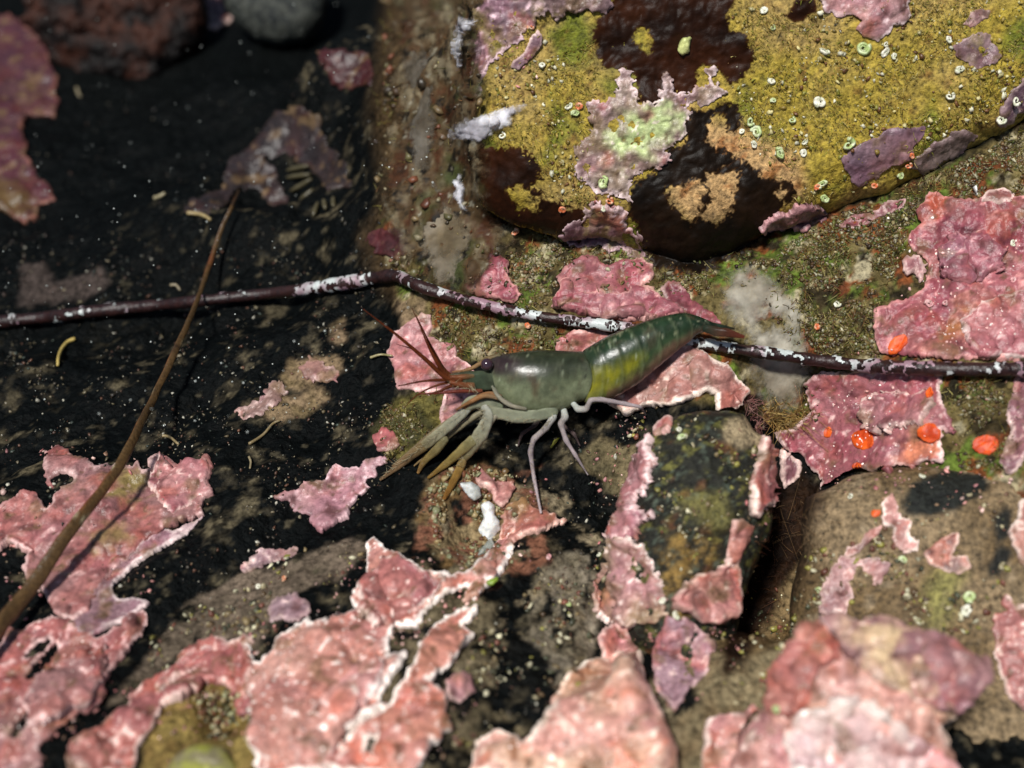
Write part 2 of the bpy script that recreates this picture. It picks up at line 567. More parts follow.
def brown_col(V):
    a = fbm(V, 1.0, 4, 71)
    b = fbm(V, 5, 3, 72)
    c = mixc(np.tile(alb(122, 104, 78), (len(V), 1)), alb(96, 78, 52), sstep(-0.3, 0.4, a))
    u, v = to_px(V)
    gr = sstep(-12, 14, sdf(T('P', '915,630 925,590 945,560 965,575 955,610 935,640'), u, v) + 12 * a)
    c = mixc(c, alb(124, 120, 66), gr * 0.8)
    c = mixc(c, alb(74, 58, 38), sstep(0.1, 0.5, fbm(V, 2.4, 4, 75)) * 0.7)
    c = mixc(c, alb(140, 124, 100), sstep(0.2, 0.5, fbm(V, 3.1, 4, 76)) * 0.6)
    gr = sstep(-3, 4, sdf(T('P', '895,505 915,485 950,468 985,470 990,490 960,508 925,522 905,520'), u, v) + 14 * a + 6 * b)
    c = mixc(c, alb(26, 28, 24), gr)
    c = mixc(c, alb(38, 24, 17), sstep(-14, 14, sdf(T('P', '730,470 800,465 826,500 806,560 780,620 745,690 720,700'), u, v) + 10 * a + 5 * b) * 0.95)  # crevice shade painted brown-black down the left wall
    for q_ in ('995,520 1003,508 1012,510 1008,535 998,540', '987,570 1000,548 1010,552 1002,572 990,578'):
        c = mixc(c, alb(26, 26, 22), sstep(-4, 4, sdf(T('P', q_), u, v) + 8 * a))
    return c * (1 + 0.35 * b)[:, None]


def lump_col(V):
    a = fbm(V, 1.7, 4, 81)
    b = fbm(V, 5.5, 4, 82, 0.6)
    c = mixc(np.tile(alb(30, 30, 23), (len(V), 1)), alb(84, 82, 40), sstep(0.16, 0.40, b))
    e = fbm(V, 9, 3, 84, 0.6)
    c = mixc(c, alb(70, 78, 66), sstep(0.2, 0.45, e))
    c = mixc(c, alb(84, 50, 26), sstep(0.25, 0.5, fbm(V, 3.0, 3, 85)) * 0.7)
    u, v = to_px(V)
    ol = sstep(-8, 8, sdf(T('P', '676,505 690,492 725,490 730,520 715,530 690,515'), u, v) + 8 * a)
    c = mixc(c, alb(104, 98, 54), ol * 0.8)
    ol = sstep(-8, 8, sdf(T('P', '655,545 680,530 715,545 712,600 680,620 660,590'), u, v) + 10 * a)
    c = mixc(c, alb(112, 88, 44), ol * sstep(-0.4, 0.3, b))
    c = mixc(c, alb(140, 124, 96), sstep(14, 2, np.hypot(u - 745, (v - 432) * 1.3) - 14 + 12 * a))
    return c * (1 + 0.35 * b)[:, None]


def flat_col(c1, c2, f=2.0, seed=5):
    def fn(V):
        a = fbm(V, f, 4, seed)
        b = fbm(V, f * 4, 3, seed + 1)
        return mixc(np.tile(c1, (len(V), 1)), c2, sstep(-0.35, 0.4, a)) * (1 + 0.5 * b)[:, None]
    return fn


BN = np.array([0.02, -0.80, 0.60])
rock('boulder', T('P', '500,-420 474,-160 472,-40 462,20 470,70 462,120 470,170 478,205 520,226 560,236 600,240 640,252 690,268 742,250 778,230 830,212 880,194 940,166 1000,132 1050,100 1150,40 1250,-60 1280,-420'),
     at_z(np.array(690.), np.array(262.), 0.75), BN, 1.0, 0.75, 4.2, boulder_col, M_BOULDER, 11, g=0.045, rough=0.12, freq=1.0, lump=0.11, lfreq=0.75,
     label='large yellow-green boulder blotched with dark brown, lit by the light', category='boulder')
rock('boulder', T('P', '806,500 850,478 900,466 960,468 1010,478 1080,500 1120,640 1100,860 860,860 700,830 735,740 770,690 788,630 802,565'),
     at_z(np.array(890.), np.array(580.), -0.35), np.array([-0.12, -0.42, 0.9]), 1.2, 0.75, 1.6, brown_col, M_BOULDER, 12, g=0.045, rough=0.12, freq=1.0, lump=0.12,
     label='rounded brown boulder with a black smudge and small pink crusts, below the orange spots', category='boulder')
rock('lumpy_rock', T('P', '640,440 665,420 700,414 742,420 764,442 774,480 771,520 758,560 744,600 738,640 725,680 700,705 665,690 640,668 610,640 596,600 600,560 618,520 628,480'),
     at_z(np.array(690.), np.array(540.), -0.25), np.array([-0.12, -0.40, 0.9]), 1.0, 1.0, 1.4, lump_col, M_BOULDER, 13, g=0.04, rough=0.10, freq=1.5, lump=0.14, lfreq=1.2,
     label='upright black and olive mottled stone rimmed with pink, below the shrimp tail', category='rock')
rock('crusted_knob', T('P', '690,860 735,770 768,700 790,645 830,624 880,622 950,648 985,672 975,700 940,724 955,760 975,860'),
     at_z(np.array(860.), np.array(700.), 0.75), np.array([-0.05, -0.35, 0.93]), 0.7, 0.55, 1.5,
     flat_col(alb(206, 150, 128), alb(176, 140, 100), 1.5, 91), M_BOULDER, 14, g=0.04, rough=0.14, freq=1.2, lump=0.2, lfreq=1.0,
     label='blurred knob of rock under pale pink crust at the bottom edge', category='rock')
rock('cobble', T('P', '222,-20 226,8 238,28 258,42 282,46 306,42 322,24 328,0 320,-40 280,-62 236,-50'),
     at_z(np.array(275.), np.array(0.), -2.3), np.array([0, -0.7, 0.7]), 0.8, 0.6, 0.8, flat_col(alb(66, 68, 62), alb(30, 34, 34), 5, 95), M_BOULDER, 15, g=0.05, rough=0.05, lump=0.05,  # grey darkened to imitate weak light in the hollow
     label='smooth grey rounded cobble at the top edge above the dark hollow', category='cobble')
rock('red_rock', T('P', '28,-40 34,20 50,62 80,82 125,84 165,78 195,50 205,10 200,-60 60,-80'),
     at_z(np.array(115.), np.array(20.), -2.6), np.array([0, -0.7, 0.7]), 1.0, 0.8, 1.0, flat_col(alb(54, 28, 18), alb(14, 11, 10), 1.3, 97), M_BOULDER, 16, g=0.06, rough=0.5, lump=0.5, lfreq=0.8,  # colour lowered in place of light fall-off
     label='dim red-brown lumpy rock at the top left behind the dark hollow', category='rock')
rock('stone', T('P', '560,705 600,690 625,660 650,690 665,740 680,860 440,860 470,760 520,745'),
     at_z(np.array(580.), np.array(760.), 0.3), np.array([-0.05, -0.38, 0.92]), 0.6, 0.45, 1.0, flat_col(alb(130, 100, 78), alb(100, 84, 60), 1.5, 99), M_BOULDER, 17, g=0.045, rough=0.1, lump=0.15,
     label='blurred stone under a cream crust at the bottom edge near the middle', category='rock')

_o = 0
_fs = []
for V_, F_ in zip(SURF_V, SURF_F):
    if len(V_) > 200000:
        m_ = (gu > -120) & (gu < 1150) & (gv > -120) & (gv < 900) & infr
        F_ = F_[m_[F_].all(1)]
    _fs.append(F_ + _o)
    _o += len(V_)
_allV = np.concatenate(SURF_V)
_allF = np.concatenate(_fs)
_tri = np.concatenate([_allF[:, [0, 1, 2]], _allF[_allF[:, 2] != _allF[:, 3]][:, [0, 2, 3]]])
_used = np.unique(_tri)
_map = np.zeros(len(_allV), np.int64)
_map[_used] = np.arange(len(_used))
NBASE = 10 ** 9
ONCRUST = None
BVH = BVHTree.FromPolygons(_allV[_used].tolist(), _map[_tri].tolist(), all_triangles=True)
CAMV = Vector(CAM)


def cast(U, V):
    D = ray(np.asarray(U, float), np.asarray(V, float))
    D = D / np.linalg.norm(D, axis=-1, keepdims=True)
    P = np.full((len(D), 3), np.nan)
    N = np.zeros((len(D), 3))
    global ONCRUST
    ONCRUST = np.zeros(len(D), bool)
    for k in range(len(D)):
        h = BVH.ray_cast(CAMV, Vector(D[k]))
        if h[0] is not None:
            P[k] = h[0]
            ONCRUST[k] = h[2] >= NBASE
            nn = h[1]
            N[k] = nn if nn.dot(Vector(D[k])) < 0 else -nn
    return P, N


def biggest(faces, nv):
    """keep the largest connected piece"""
    lab = np.arange(nv)
    while True:
        old = lab.copy()
        for F in faces:
            m = lab[F].min(1)
            for k in range(F.shape[1]):
                np.minimum.at(lab, F[:, k], m)
        lab = lab[lab]
        if (lab == old).all():
            break
    ids = np.concatenate([lab[F[:, 0]] for F in faces])
    u_, c_ = np.unique(ids, return_counts=True)
    b = u_[c_.argmax()]
    return [F[lab[F[:, 0]] == b] for F in faces if (lab[F[:, 0]] == b).any()]


# ------------------------------------------------------------------ crusts growing on the rock
CR = [0]


def crust(name, poly, colour, label, category, H=0.07, rough=3.0, freq=0.09, g=1.7, holes=(), mat=None, bump=0.03, bfreq=4.5, lip=0.25, edge=2.5, group=None, kmax=0.45, hook=None, wave=0.05, gran=0.012, fray=0.85, drape=0, fade=0, fademax=0.9):
    CR[0] += 1
    seed = 100 + CR[0]
    pts, d, quads, Fs, segs, nin, own, (S, ins) = march(poly, g, rough * 1.35, seed, freq * 1.15, holes, fray=fray, hook=hook)
    P, N = cast(pts[:, 0], pts[:, 1])
    ok = ~np.isnan(P[:, 0])
    if drape:
        dist = np.where(ok, np.linalg.norm(np.where(ok[:, None], P, 0) - CAM, axis=1), np.nan)
        tg = np.zeros(ins.shape)
        tg[ins] = np.where(np.isnan(dist[:nin]), np.nanmedian(dist), dist[:nin])
        mg = ins.astype(float)
        for _ in range(drape):
            a_, b_ = np.pad(tg * mg, 1), np.pad(mg, 1)
            num_ = a_[1:-1, 1:-1] + a_[:-2, 1:-1] + a_[2:, 1:-1] + a_[1:-1, :-2] + a_[1:-1, 2:]
            den_ = b_[1:-1, 1:-1] + b_[:-2, 1:-1] + b_[2:, 1:-1] + b_[1:-1, :-2] + b_[1:-1, 2:]
            tg = np.minimum(num_ / np.maximum(den_, 1), tg) * mg
        tt = np.concatenate([tg[ins], tg[ins][own] if len(own) else []])
        dd0 = ray(pts[:, 0], pts[:, 1])
        P = CAM + dd0 / np.linalg.norm(dd0, axis=1, keepdims=True) * tt[:, None]
        ok[:] = True
    # smooth the normals over the grid
    G = np.zeros(ins.shape + (3,))
    G[ins] = N[:nin]
    for _ in range(5):
        K = G.copy()
        K[1:] += G[:-1]
        K[:-1] += G[1:]
        K[:, 1:] += G[:, :-1]
        K[:, :-1] += G[:, 1:]
        K[~ins] = 0
        G = K / (np.linalg.norm(K, axis=-1, keepdims=True) + 1e-9)
    Ns = N.copy()
    Ns[:nin] = G[ins]
    if len(own):
        Ns[nin:] = Ns[own]
    Ns = Ns / (np.linalg.norm(Ns, axis=1, keepdims=True) + 1e-9)
    P = np.where(ok[:, None], P, 0)
    nb = fbm(P, bfreq, 3, seed)
    nb2 = fbm(P, bfreq * 0.35, 2, seed + 5)
    dn = np.clip(d, 0, None)
    prof = 0.55 + 0.45 * (1 - np.exp(-dn / edge)) + lip * np.exp(-((dn - edge * 1.3) / (edge * 1.1)) ** 2) * (0.6 + 0.8 * np.clip(nb2 + .3, 0, 1))
    k = np.minimum(dn / 6, 1)
    off = 0.7 * H * prof * (0.8 + 0.45 * np.clip(nb2 + 0.2, 0, 1)) + (0.7 * bump * nb + bump * 1.2 * nb2 + gran * fbm(P, 13, 2, seed + 8)) * k
    if wave:
        off = off + wave * np.clip(nb2 + 0.2, 0, 1) * np.exp(-dn / 7)
    top = P + Ns * off[:, None]
    bot = P[nin:] - Ns[nin:] * 0.05
    V = np.concatenate([top, bot])
    nt_ = len(P)

    def keep(F):
        if len(F) == 0:
            return F
        q_ = P[F]
        ext = np.max(np.linalg.norm(q_ - q_[:, :1], axis=2), axis=1)
        return F[ok[F].all(1) & (ext < kmax)]
    faces = [keep(quads)] + [keep(F) for F in Fs]
    sg = segs[ok[segs].all(1) & (np.linalg.norm(P[segs[:, 0]] - P[segs[:, 1]], axis=1) < kmax)] if len(segs) else segs
    if len(sg):
        faces.append(np.stack([sg[:, 0], sg[:, 1], sg[:, 1] + nt_ - nin, sg[:, 0] + nt_ - nin], 1)[:, ::-1])
    faces = [F[:, ::-1] for F in faces if len(F)]
    if not faces:
        return None
    col = colour(P, pts[:, 0], pts[:, 1], dn, seed)
    col = np.concatenate([col, col[nin:] * 0.35])
    if fade:
        al = sstep(0, fade, np.concatenate([dn, dn[nin:]])) * fademax
        al = np.clip(al * (1 + 0.5 * fbm(V, 2.0, 4, seed + 21)), 0, 1)
        col = np.concatenate([col, al[:, None]], 1)
    pr = dict(label=label, category=category)
    if group:
        pr['group'] = group
    faces = biggest(faces, len(V))
    used = np.unique(np.concatenate([F.ravel() for F in faces]))
    mp = np.zeros(len(V), int)
    mp[used] = np.arange(len(used))
    return make(name, V[used], [mp[F] for F in faces], mat or M_CRUST, col[used], **pr)


def dull(c, k=0.16, k2=0.84):
    c = np.array(c, float)
    c = c * (1 - k) + c.mean() * k
    return alb(*(c * k2))


MAUVE = alb(158, 106, 122)
PALE = alb(208, 150, 140)
BURNT = alb(190, 92, 66)


def pink(base, alt, rim=(226, 196, 186), dark=(112, 62, 58), rimw=2.4, nod=0.6, olive=0.0, rimamt=0.85, zones=()):
    mauve = 0.22 if base[0] - base[2] > 70 else 0.4
    base, alt, rim, dark = dull(base), dull(alt), alb(*rim), dull(dark)

    def fn(P, u, v, d, seed):
        a = fbm(P, 1.1, 4, seed + 1)
        b = fbm(P, 4.2, 3, seed + 2)
        c = fbm(P, 9.5, 2, seed + 3)
        col = mixc(np.tile(base, (len(P), 1)), alt, sstep(-0.3, 0.35, a))
        col = mixc(col, PALE * (base.sum() / PALE.sum()) * 1.3, sstep(0.05, 0.5, fbm(P, 0.8, 4, seed + 16)) * 0.5)
        col = mixc(col, MAUVE * (base.sum() / MAUVE.sum()) * 0.9, sstep(0.0, 0.45, fbm(P, 1.5, 4, seed + 13)) * mauve)
        col = mixc(col, BURNT * (base.sum() / BURNT.sum()) * 0.9, sstep(0.1, 0.55, fbm(P, 2.1, 4, seed + 14)) * 0.45)
        col = mixc(col, dark, sstep(0.15, 0.7, -b - 0.5 * a) * 0.75)
        col = mixc(col, rim, sstep(0.36, 0.56, c + 0.55 * b) * nod)
        if olive:
            col = mixc(col, alb(120, 108, 58), sstep(0.05, 0.4, fbm(P, 1.9, 4, seed + 7)) * olive)
        for zp, zc, zs in zones:
            col = mixc(col, alb(*zc), sstep(-zs, zs, sdf(zp, u, v) + zs * 1.6 * b + zs * a))
        rw = rimw * (0.6 + 0.9 * np.clip(a + 0.4, 0, 1.2))
        col = mixc(col, rim, (1 - sstep(rw * 0.6, rw * 1.5, d)) * min(rimamt, 1.0) * np.clip(sstep(-0.35, 0.25, fbm(P, 1.3, 3, seed + 15)) + (rimamt > 1), 0, 1))
        e = fbm(P, 17, 2, seed + 9)
        f_ = fbm(P, 3.0, 3, seed + 11)
        col = mixc(col, rim, sstep(0.5, 0.62, e + 0.5 * c) * nod)
        col = mixc(col, alb(112, 90, 62), sstep(0.16, 0.5, f_) * 0.6)
        col = mixc(col, alb(92, 70, 48), sstep(0.38, 0.6, fbm(P, 7.5, 3, seed + 18) + 0.3 * f_) * 0.7)
        return col * (1 + 0.24 * b + 0.18 * c + 0.17 * e)[:, None]

    return fn


def plain(c1, c2, f=2.0, spots=None, rimc=None):
    c1, c2 = alb(*c1), alb(*c2)

    def fn(P, u, v, d, seed):
        a = fbm(P, f, 4, seed + 1)
        b = fbm(P, f * 4, 3, seed + 2)
        col = mixc(np.tile(c1, (len(P), 1)), c2, sstep(-0.3, 0.4, a)) * (1 + 0.3 * b)[:, None]
        if spots is not None:
            col = mixc(col, alb(*spots), sstep(0.5, 0.62, b + 0.3 * a))
        if rimc is not None:
            col = mixc(col, alb(*rimc), 1 - sstep(1.0, 3.0, d))
        return col
    return fn


R_DEEP = dict(base=(172, 74, 88), alt=(188, 100, 106), rim=(220, 160, 154), dark=(116, 46, 56))
R_ROSE = dict(base=(190, 100, 106), alt=(206, 134, 132))
R_LEFT = dict(base=(190, 104, 98), alt=(176, 120, 116), rim=(226, 190, 184))
R_PALE = dict(base=(226, 160, 150), alt=(214, 140, 130), rim=(246, 226, 212), dark=(150, 84, 70))
R_SALM = dict(base=(218, 132, 110), alt=(206, 112, 102), rim=(246, 220, 204), dark=(150, 80, 60))
R_PURP = dict(base=(150, 112, 128), alt=(168, 128, 140), rim=(196, 170, 176), dark=(100, 72, 84))
CC = 'coralline_crust'
CA = 'crust algae'

# --- dark brown film algae on the boulder
DK = plain((46, 22, 9), (26, 12, 5), 1.2, rimc=(66, 36, 14))
DK2 = plain((28, 17, 8), (16, 10, 5), 1.2, rimc=(58, 34, 14))
DN, DC = 'dark_algae_crust', 'dark algae'
crust(DN, T('A3', '380,110 400,60 440,20 450,-40 900,-40 880,0 850,50 860,100 910,110 945,190 920,250 870,290 850,295 820,240 770,225 745,240 745,310 700,330 660,340 600,365 570,365 540,350 520,250 490,240 440,240 400,200'),
      DK, 'broad glossy dark brown blotch at the top of the yellow boulder', DC, H=0.02, rough=3.5, freq=0.14, fray=1.2, mat=M_FILM, bump=0.008, lip=0, fade=4, fademax=1.6, wave=0, holes=[T('A3', '525,120 545,105 580,115 588,135 572,178 558,170 552,150 530,140')])
crust(DN, T('P', '662,152 672,147 684,143 682,130 690,108 708,109 722,100 738,103 745,118 737,134 724,131 715,142 730,152 742,158 735,165 748,160 760,172 772,178 790,180 799,190 792,203 778,212 770,228 750,250 700,275 655,270 640,245 636,225 628,215 628,190 640,178 655,170'),
      DK2, 'jagged black-brown blotch with tan islands at the foot of the boulder', DC, H=0.022, rough=4.2, freq=0.15, fray=1.4, mat=M_FILM, bump=0.008, lip=0, fade=4, fademax=1.6, wave=0,
      holes=[T('P', '668,190 682,187 697,182 706,190 697,199 701,205 691,222 682,212 672,202'), T('P', '708,174 723,170 738,173 735,188 729,211 716,222 704,214 714,199 708,187'),
             T('P', '708,128 716,116 724,118 728,136 716,146 708,140'), T('P', '776,192 780,189 784,193 780,197')])
crust(DN, T('P', '478,140 490,146 522,146 540,160 544,180 534,185 548,198 570,205 588,212 585,228 560,238 500,225 482,205 470,180 468,150'),
      DK, 'dark brown patch at the lower left corner of the yellow boulder', DC, H=0.02, rough=5, freq=0.13, fray=1.4, mat=M_FILM, bump=0.008, lip=0, fade=4, fademax=1.6, wave=0, holes=[T('P', '508,190 520,186 532,196 540,206 520,208')])
crust(DN, T('A4', '210,60 225,30 240,-10 310,-10 315,40 270,70 235,82'), DK, 'small brown patch at the top edge left of a pink crust', DC, H=0.02, rough=2, mat=M_FILM, bump=0.006, lip=0, fade=3, fademax=1.6, wave=0)
crust(DN, T('A3', '790,585 830,570 865,545 890,540 900,570 870,585 830,595 800,605'), DK2, 'narrow black sliver between tan islands on the boulder', DC, H=0.02, rough=1.5, mat=M_FILM, bump=0.006, lip=0, fade=3, fademax=1.6, wave=0)

# --- coralline crusts on and round the boulder
crust(CC, T('A3', '-10,-40 440,-40 447,10 435,35 405,52 370,32 300,45 262,65 225,45 190,70 150,120 120,160 60,180 20,260 -10,330 -40,300 -30,120'),
      pink((160, 124, 136), (140, 108, 104), rim=(222, 190, 196), dark=(92, 82, 50), nod=0.5, olive=0.8), 'mottled lilac crust along the top edge at the boulder left corner', CA, rough=5, freq=0.09, bump=0.06, H=0.05, gran=0.03, fray=1.0)
crust(CC, T('A3', '196,100 212,120 205,160 170,205 130,240 105,235 120,200 150,180 165,140'), pink((150, 110, 120), (130, 94, 104), nod=0.4, olive=0.3), 'thin lilac streak on yellow rock beside an orange dot', CA, rough=2, H=0.04)
crust(CC, T('A3', '365,360 400,330 430,345 470,325 455,290 485,235 520,245 525,290 540,350 600,350 605,310 625,310 615,265 640,245 665,270 660,310 710,325 735,300 765,300 780,265 755,235 775,225 805,240 790,285 830,300 855,292 840,325 800,340 770,365 725,345 715,400 700,420 705,460 640,510 655,550 620,570 570,570 525,610 510,650 515,690 480,680 430,660 395,670 380,640 330,600 320,570 330,540 320,510 350,480 375,460 390,430 375,400'),
      pink((178, 134, 142), (176, 150, 132), rim=(226, 202, 200), dark=(120, 90, 66), nod=0.6, olive=0.25, zones=[(T('A3', '460,470 500,420 560,400 610,370 680,400 700,440 630,500 560,540 500,500'), (172, 184, 128), 14)]),
      'pale lilac and mint crust with ragged lobes over the dark blotch', CA, rough=4.5, freq=0.14, bump=0.06, bfreq=6, H=0.05, gran=0.03, fray=1.0)
crust(CC, T('B3', '350,90 390,30 440,60 490,50 505,110 540,160 565,215 540,235 500,215 440,215 380,190 300,200 270,150 300,110'),
      pink((150, 106, 118), (128, 110, 70), rim=(206, 176, 176), dark=(84, 76, 40), nod=0.5, olive=0.8), 'knobbly purple and olive crust at the boulder foot above a pink plate', CA, rough=5, freq=0.12, bump=0.08, H=0.05, gran=0.03, fray=1.0)
crust(CC, T('A4', '290,-40 330,0 345,40 400,58 440,50 470,70 452,100 475,125 520,142 550,122 580,90 610,88 632,50 628,10 640,-40'),
      pink((196, 146, 144), (180, 128, 136), rim=(246, 222, 220), nod=0.4), 'round-lobed pink crust hanging from the top edge on yellow rock', CA, rough=2.5, freq=0.12, H=0.06)
crust(CC, T('A4', '395,540 440,510 510,470 540,450 590,432 640,440 690,432 680,460 640,500 640,540 570,570 520,600 460,640 430,620 420,590'),
      pink((140, 108, 118), (124, 96, 112), rim=(160, 130, 140), nod=0.25, rimamt=0.3), 'dull purple patch on the lower slope of the yellow boulder', CA, rough=2.5, H=0.03, bump=0.02)
crust(CC, T('A4', '680,515 720,485 770,465 785,440 830,450 870,462 830,500 780,540 720,572 660,592 640,560'),
      pink((142, 114, 118), (126, 104, 96), rim=(166, 140, 140), nod=0.4, rimamt=0.3), 'dull purple streak just above the dark overhang of the boulder', CA, rough=3, H=0.03, bump=0.02)
crust(CC, T('A4', '780,160 850,115 900,110 945,190 890,240 840,232 795,200'), pink((146, 112, 116), (132, 116, 70), rim=(180, 150, 150), nod=0.4, olive=0.5, rimamt=0.3), 'faint grainy purple patch high on the yellow boulder at the right', CA, rough=5, freq=0.12, H=0.025, bump=0.02)
crust(CC, T('A4', '820,85 845,40 915,22 900,62 850,92'), pink((150, 108, 100), (140, 116, 74), nod=0.3, olive=0.4, rimamt=0.3), 'smallest purple smear near the top right corner', CA, rough=3, H=0.025)
crust(CC, T('A4', '925,415 955,350 1000,290 1060,240 1070,340 990,400 940,445'), pink((134, 98, 112), (116, 84, 96), nod=0.5, rimamt=0.3), 'dusky purple strip on the boulder lip at the right edge', CA, rough=3, H=0.04)
crust(CC, T('B4', '100,130 140,105 180,70 215,82 245,38 290,45 340,60 345,100 270,152 210,130 130,142'), pink((150, 84, 90), (140, 98, 104), rim=(190, 140, 140), dark=(84, 40, 46), nod=0.4), 'folded plum coloured crust under the black blotch at the boulder foot', CA, rough=3.5, freq=0.14, H=0.1, bump=0.07, wave=0.12)
crust(CC, T('B4', '390,125 440,90 520,70 560,40 625,30 612,62 540,88 480,122 430,135'), pink((156, 74, 84), (126, 62, 70), nod=0.3, rimamt=0.5), 'crimson streak tucked under the boulder overhang', CA, rough=2, H=0.06)
crust(CC, T('B4', '860,40 900,10 950,-5 990,15 985,40 930,52'), pink((176, 96, 84), (150, 80, 76), nod=0.3), 'small red lens above the large pink plate at the right edge', CA, rough=1.5, H=0.08)
# --- right-hand plates
crust(CC, T('B4', '700,10 740,16 830,35 1060,22 1060,585 860,580 690,575 540,562 520,500 505,460 515,410 590,385 650,370 690,320 700,270 680,235 640,215 632,165 680,115 665,80 690,40'),
      pink(**R_DEEP, nod=0.35, olive=0.12, zones=[(T('B4', '735,520 760,450 830,430 810,480 790,540'), (150, 96, 62), 12), (T('B4', '680,100 690,30 720,5 780,30 740,80'), (156, 76, 58), 14), (T('B4', '900,180 980,130 985,160 930,200'), (140, 62, 44), 10)]),
      'largest deep pink plate at the right edge above the dark stalk', CA, H=0.12, rough=3.0, freq=0.08, bump=0.04)
crust(CC, T('B4', '815,498 800,450 850,420 900,385 1060,330 1060,585 862,578 838,545'), pink((200, 116, 116), (190, 104, 110), rim=(244, 222, 214), nod=0.3), 'rose plate with a white edge overlapping the large right plate near the stalk', CA, H=0.2, rough=2, bump=0.03)
crust(CC, T('B4', '600,270 612,245 640,225 668,232 690,262 685,295 668,320 650,280 625,295'), pink((194, 120, 120), (176, 106, 110), nod=0.4), 'cluster of small pink knobs on the left edge of the right plate', CA, H=0.16, rough=2.5, freq=0.2, bump=0.08)
crust(CC, T('C4', '170,180 230,165 262,130 300,105 290,50 275,10 330,-30 745,-30 742,45 747,82 775,130 788,182 742,176 748,282 690,276 640,302 590,290 570,318 500,312 450,340 390,402 318,392 340,345 285,285 262,255 200,235'),
      pink((182, 86, 98), (188, 108, 114), rim=(236, 206, 198), dark=(126, 54, 60), nod=0.5, zones=[(T('C4', '590,210 680,180 745,200 740,280 640,296'), (196, 120, 92), 12)]),
      'wide pink plate dotted with orange below the dark stalk', CA, H=0.12, rough=2.5, bump=0.05)
crust(CC, T('C4', '1060,-40 1000,-20 975,70 962,115 980,170 950,250 932,282 968,322 1000,312 1060,230'), pink((172, 112, 118), (150, 100, 112), nod=0.4), 'mauve crust at the right edge just below the stalk', CA, H=0.09, rough=3)
crust(CC, T('C4', '1060,400 1000,430 995,480 968,520 988,572 1010,632 1060,660'), pink((214, 148, 128), (200, 130, 116), rim=(246, 226, 212), nod=0.4), 'pale peach crust at the right edge beside two black spots', CA, H=0.12, rough=2)
crust(CC, T('C4', '538,420 570,388 600,430 592,452 640,490 626,530 672,556 660,586 610,592 580,560 570,512 540,492'), pink(**R_PALE), 'small light pink forked crust below the orange spots on brown rock', CA, H=0.06, rough=2.5, freq=0.15)
crust(CC, T('C4', '480,525 540,500 522,535 482,562 462,595 415,602 422,570 468,560'), pink((206, 130, 116), (180, 110, 90)), 'slim salmon sliver left of the forked crust', CA, H=0.05, rough=2)
crust(CC, T('C4', '362,660 400,600 460,612 520,600 570,630 552,652 540,690 510,702 500,662 450,642 432,692 442,745 415,800 330,800 332,710'), pink((176, 132, 136), (160, 116, 118), nod=0.4, rimamt=0.5), 'curved mauve band on the brown boulder beside the dark gap', CA, H=0.04, rough=3)
crust(CC, T('C4', '678,592 740,540 800,522 806,560 770,602 830,600 842,640 800,667 750,652 700,632'), pink((212, 136, 116), (196, 110, 92), rim=(244, 214, 198), nod=0.3), 'isolated oval coral pink crust in the middle of the brown boulder', CA, H=0.09, rough=1.5)
crust(CC, T('D4', '1060,200 992,212 985,180 960,170 950,200 960,230 920,245 925,310 920,370 930,420 950,480 970,530 1060,580'), pink((206, 128, 118), (190, 116, 110), rim=(248, 226, 210), nod=0.5), 'knobbly pink crust at the right edge near the bottom corner', CA, H=0.14, rough=3, bump=0.06)
crust(CC, T('P', '700,800 722,760 745,735 768,700 790,646 830,626 880,624 948,650 982,674 972,700 938,726 953,760 965,800'), pink((226, 164, 146), (230, 186, 150), rim=(250, 230, 214), dark=(176, 112, 90), nod=0.5), 'blurred salmon and cream crust wrapping the bottom right knob', CA, H=0.07, rough=3, bump=0.08, bfreq=3, drape=6, kmax=1.5)  # bottom crusts are coloured brighter to stand for stronger near light
crust(CC, T('D4', '340,300 400,262 470,290 540,262 600,280 650,312 760,338 840,368 872,410 905,402 888,462 850,500 800,548 700,570 640,540 560,500 470,440 400,380'),
      pink((196, 140, 136), (180, 122, 124), rim=(232, 206, 196), nod=0.5, zones=[(T('D4', '400,330 480,280 560,330 640,480 600,560 500,470'), (196, 168, 132), 24)]), 'blurred mauve crust over the top of the bottom right knob', CA, H=0.22, rough=3, bump=0.07, bfreq=3)
crust(CC, T('D4', '150,560 190,430 240,345 300,282 345,265 400,310 400,400 330,440 300,560 240,600 180,590'), pink((216, 116, 98), (212, 134, 112), rim=(240, 200, 182), nod=0.3, rimamt=0.4), 'brick red crust on the left shoulder of the bottom right knob', CA, H=0.2, rough=3, bump=0.06)
crust(CC, T('D4', '215,690 240,610 300,570 360,560 430,520 520,560 620,640 720,700 780,790 240,800'), pink((244, 194, 188), (250, 224, 208), rim=(254, 246, 236), dark=(196, 124, 112), nod=0.6), 'palest pink out-of-focus crust on the front of the bottom knob', CA, H=0.3, rough=3, bump=0.1, bfreq=2.5)  # near-white tint imitates overexposure by close light
crust(CC, T('D4', '-75,800 -70,640 -60,600 0,604 60,598 100,558 150,592 200,640 232,690 240,800'), pink((236, 166, 152), (226, 150, 146), rim=(252, 230, 218), dark=(160, 90, 70), nod=0.6), 'salmon crust at the bottom edge between the dark gap and the knob', CA, H=0.14, rough=2, bump=0.06, bfreq=3)

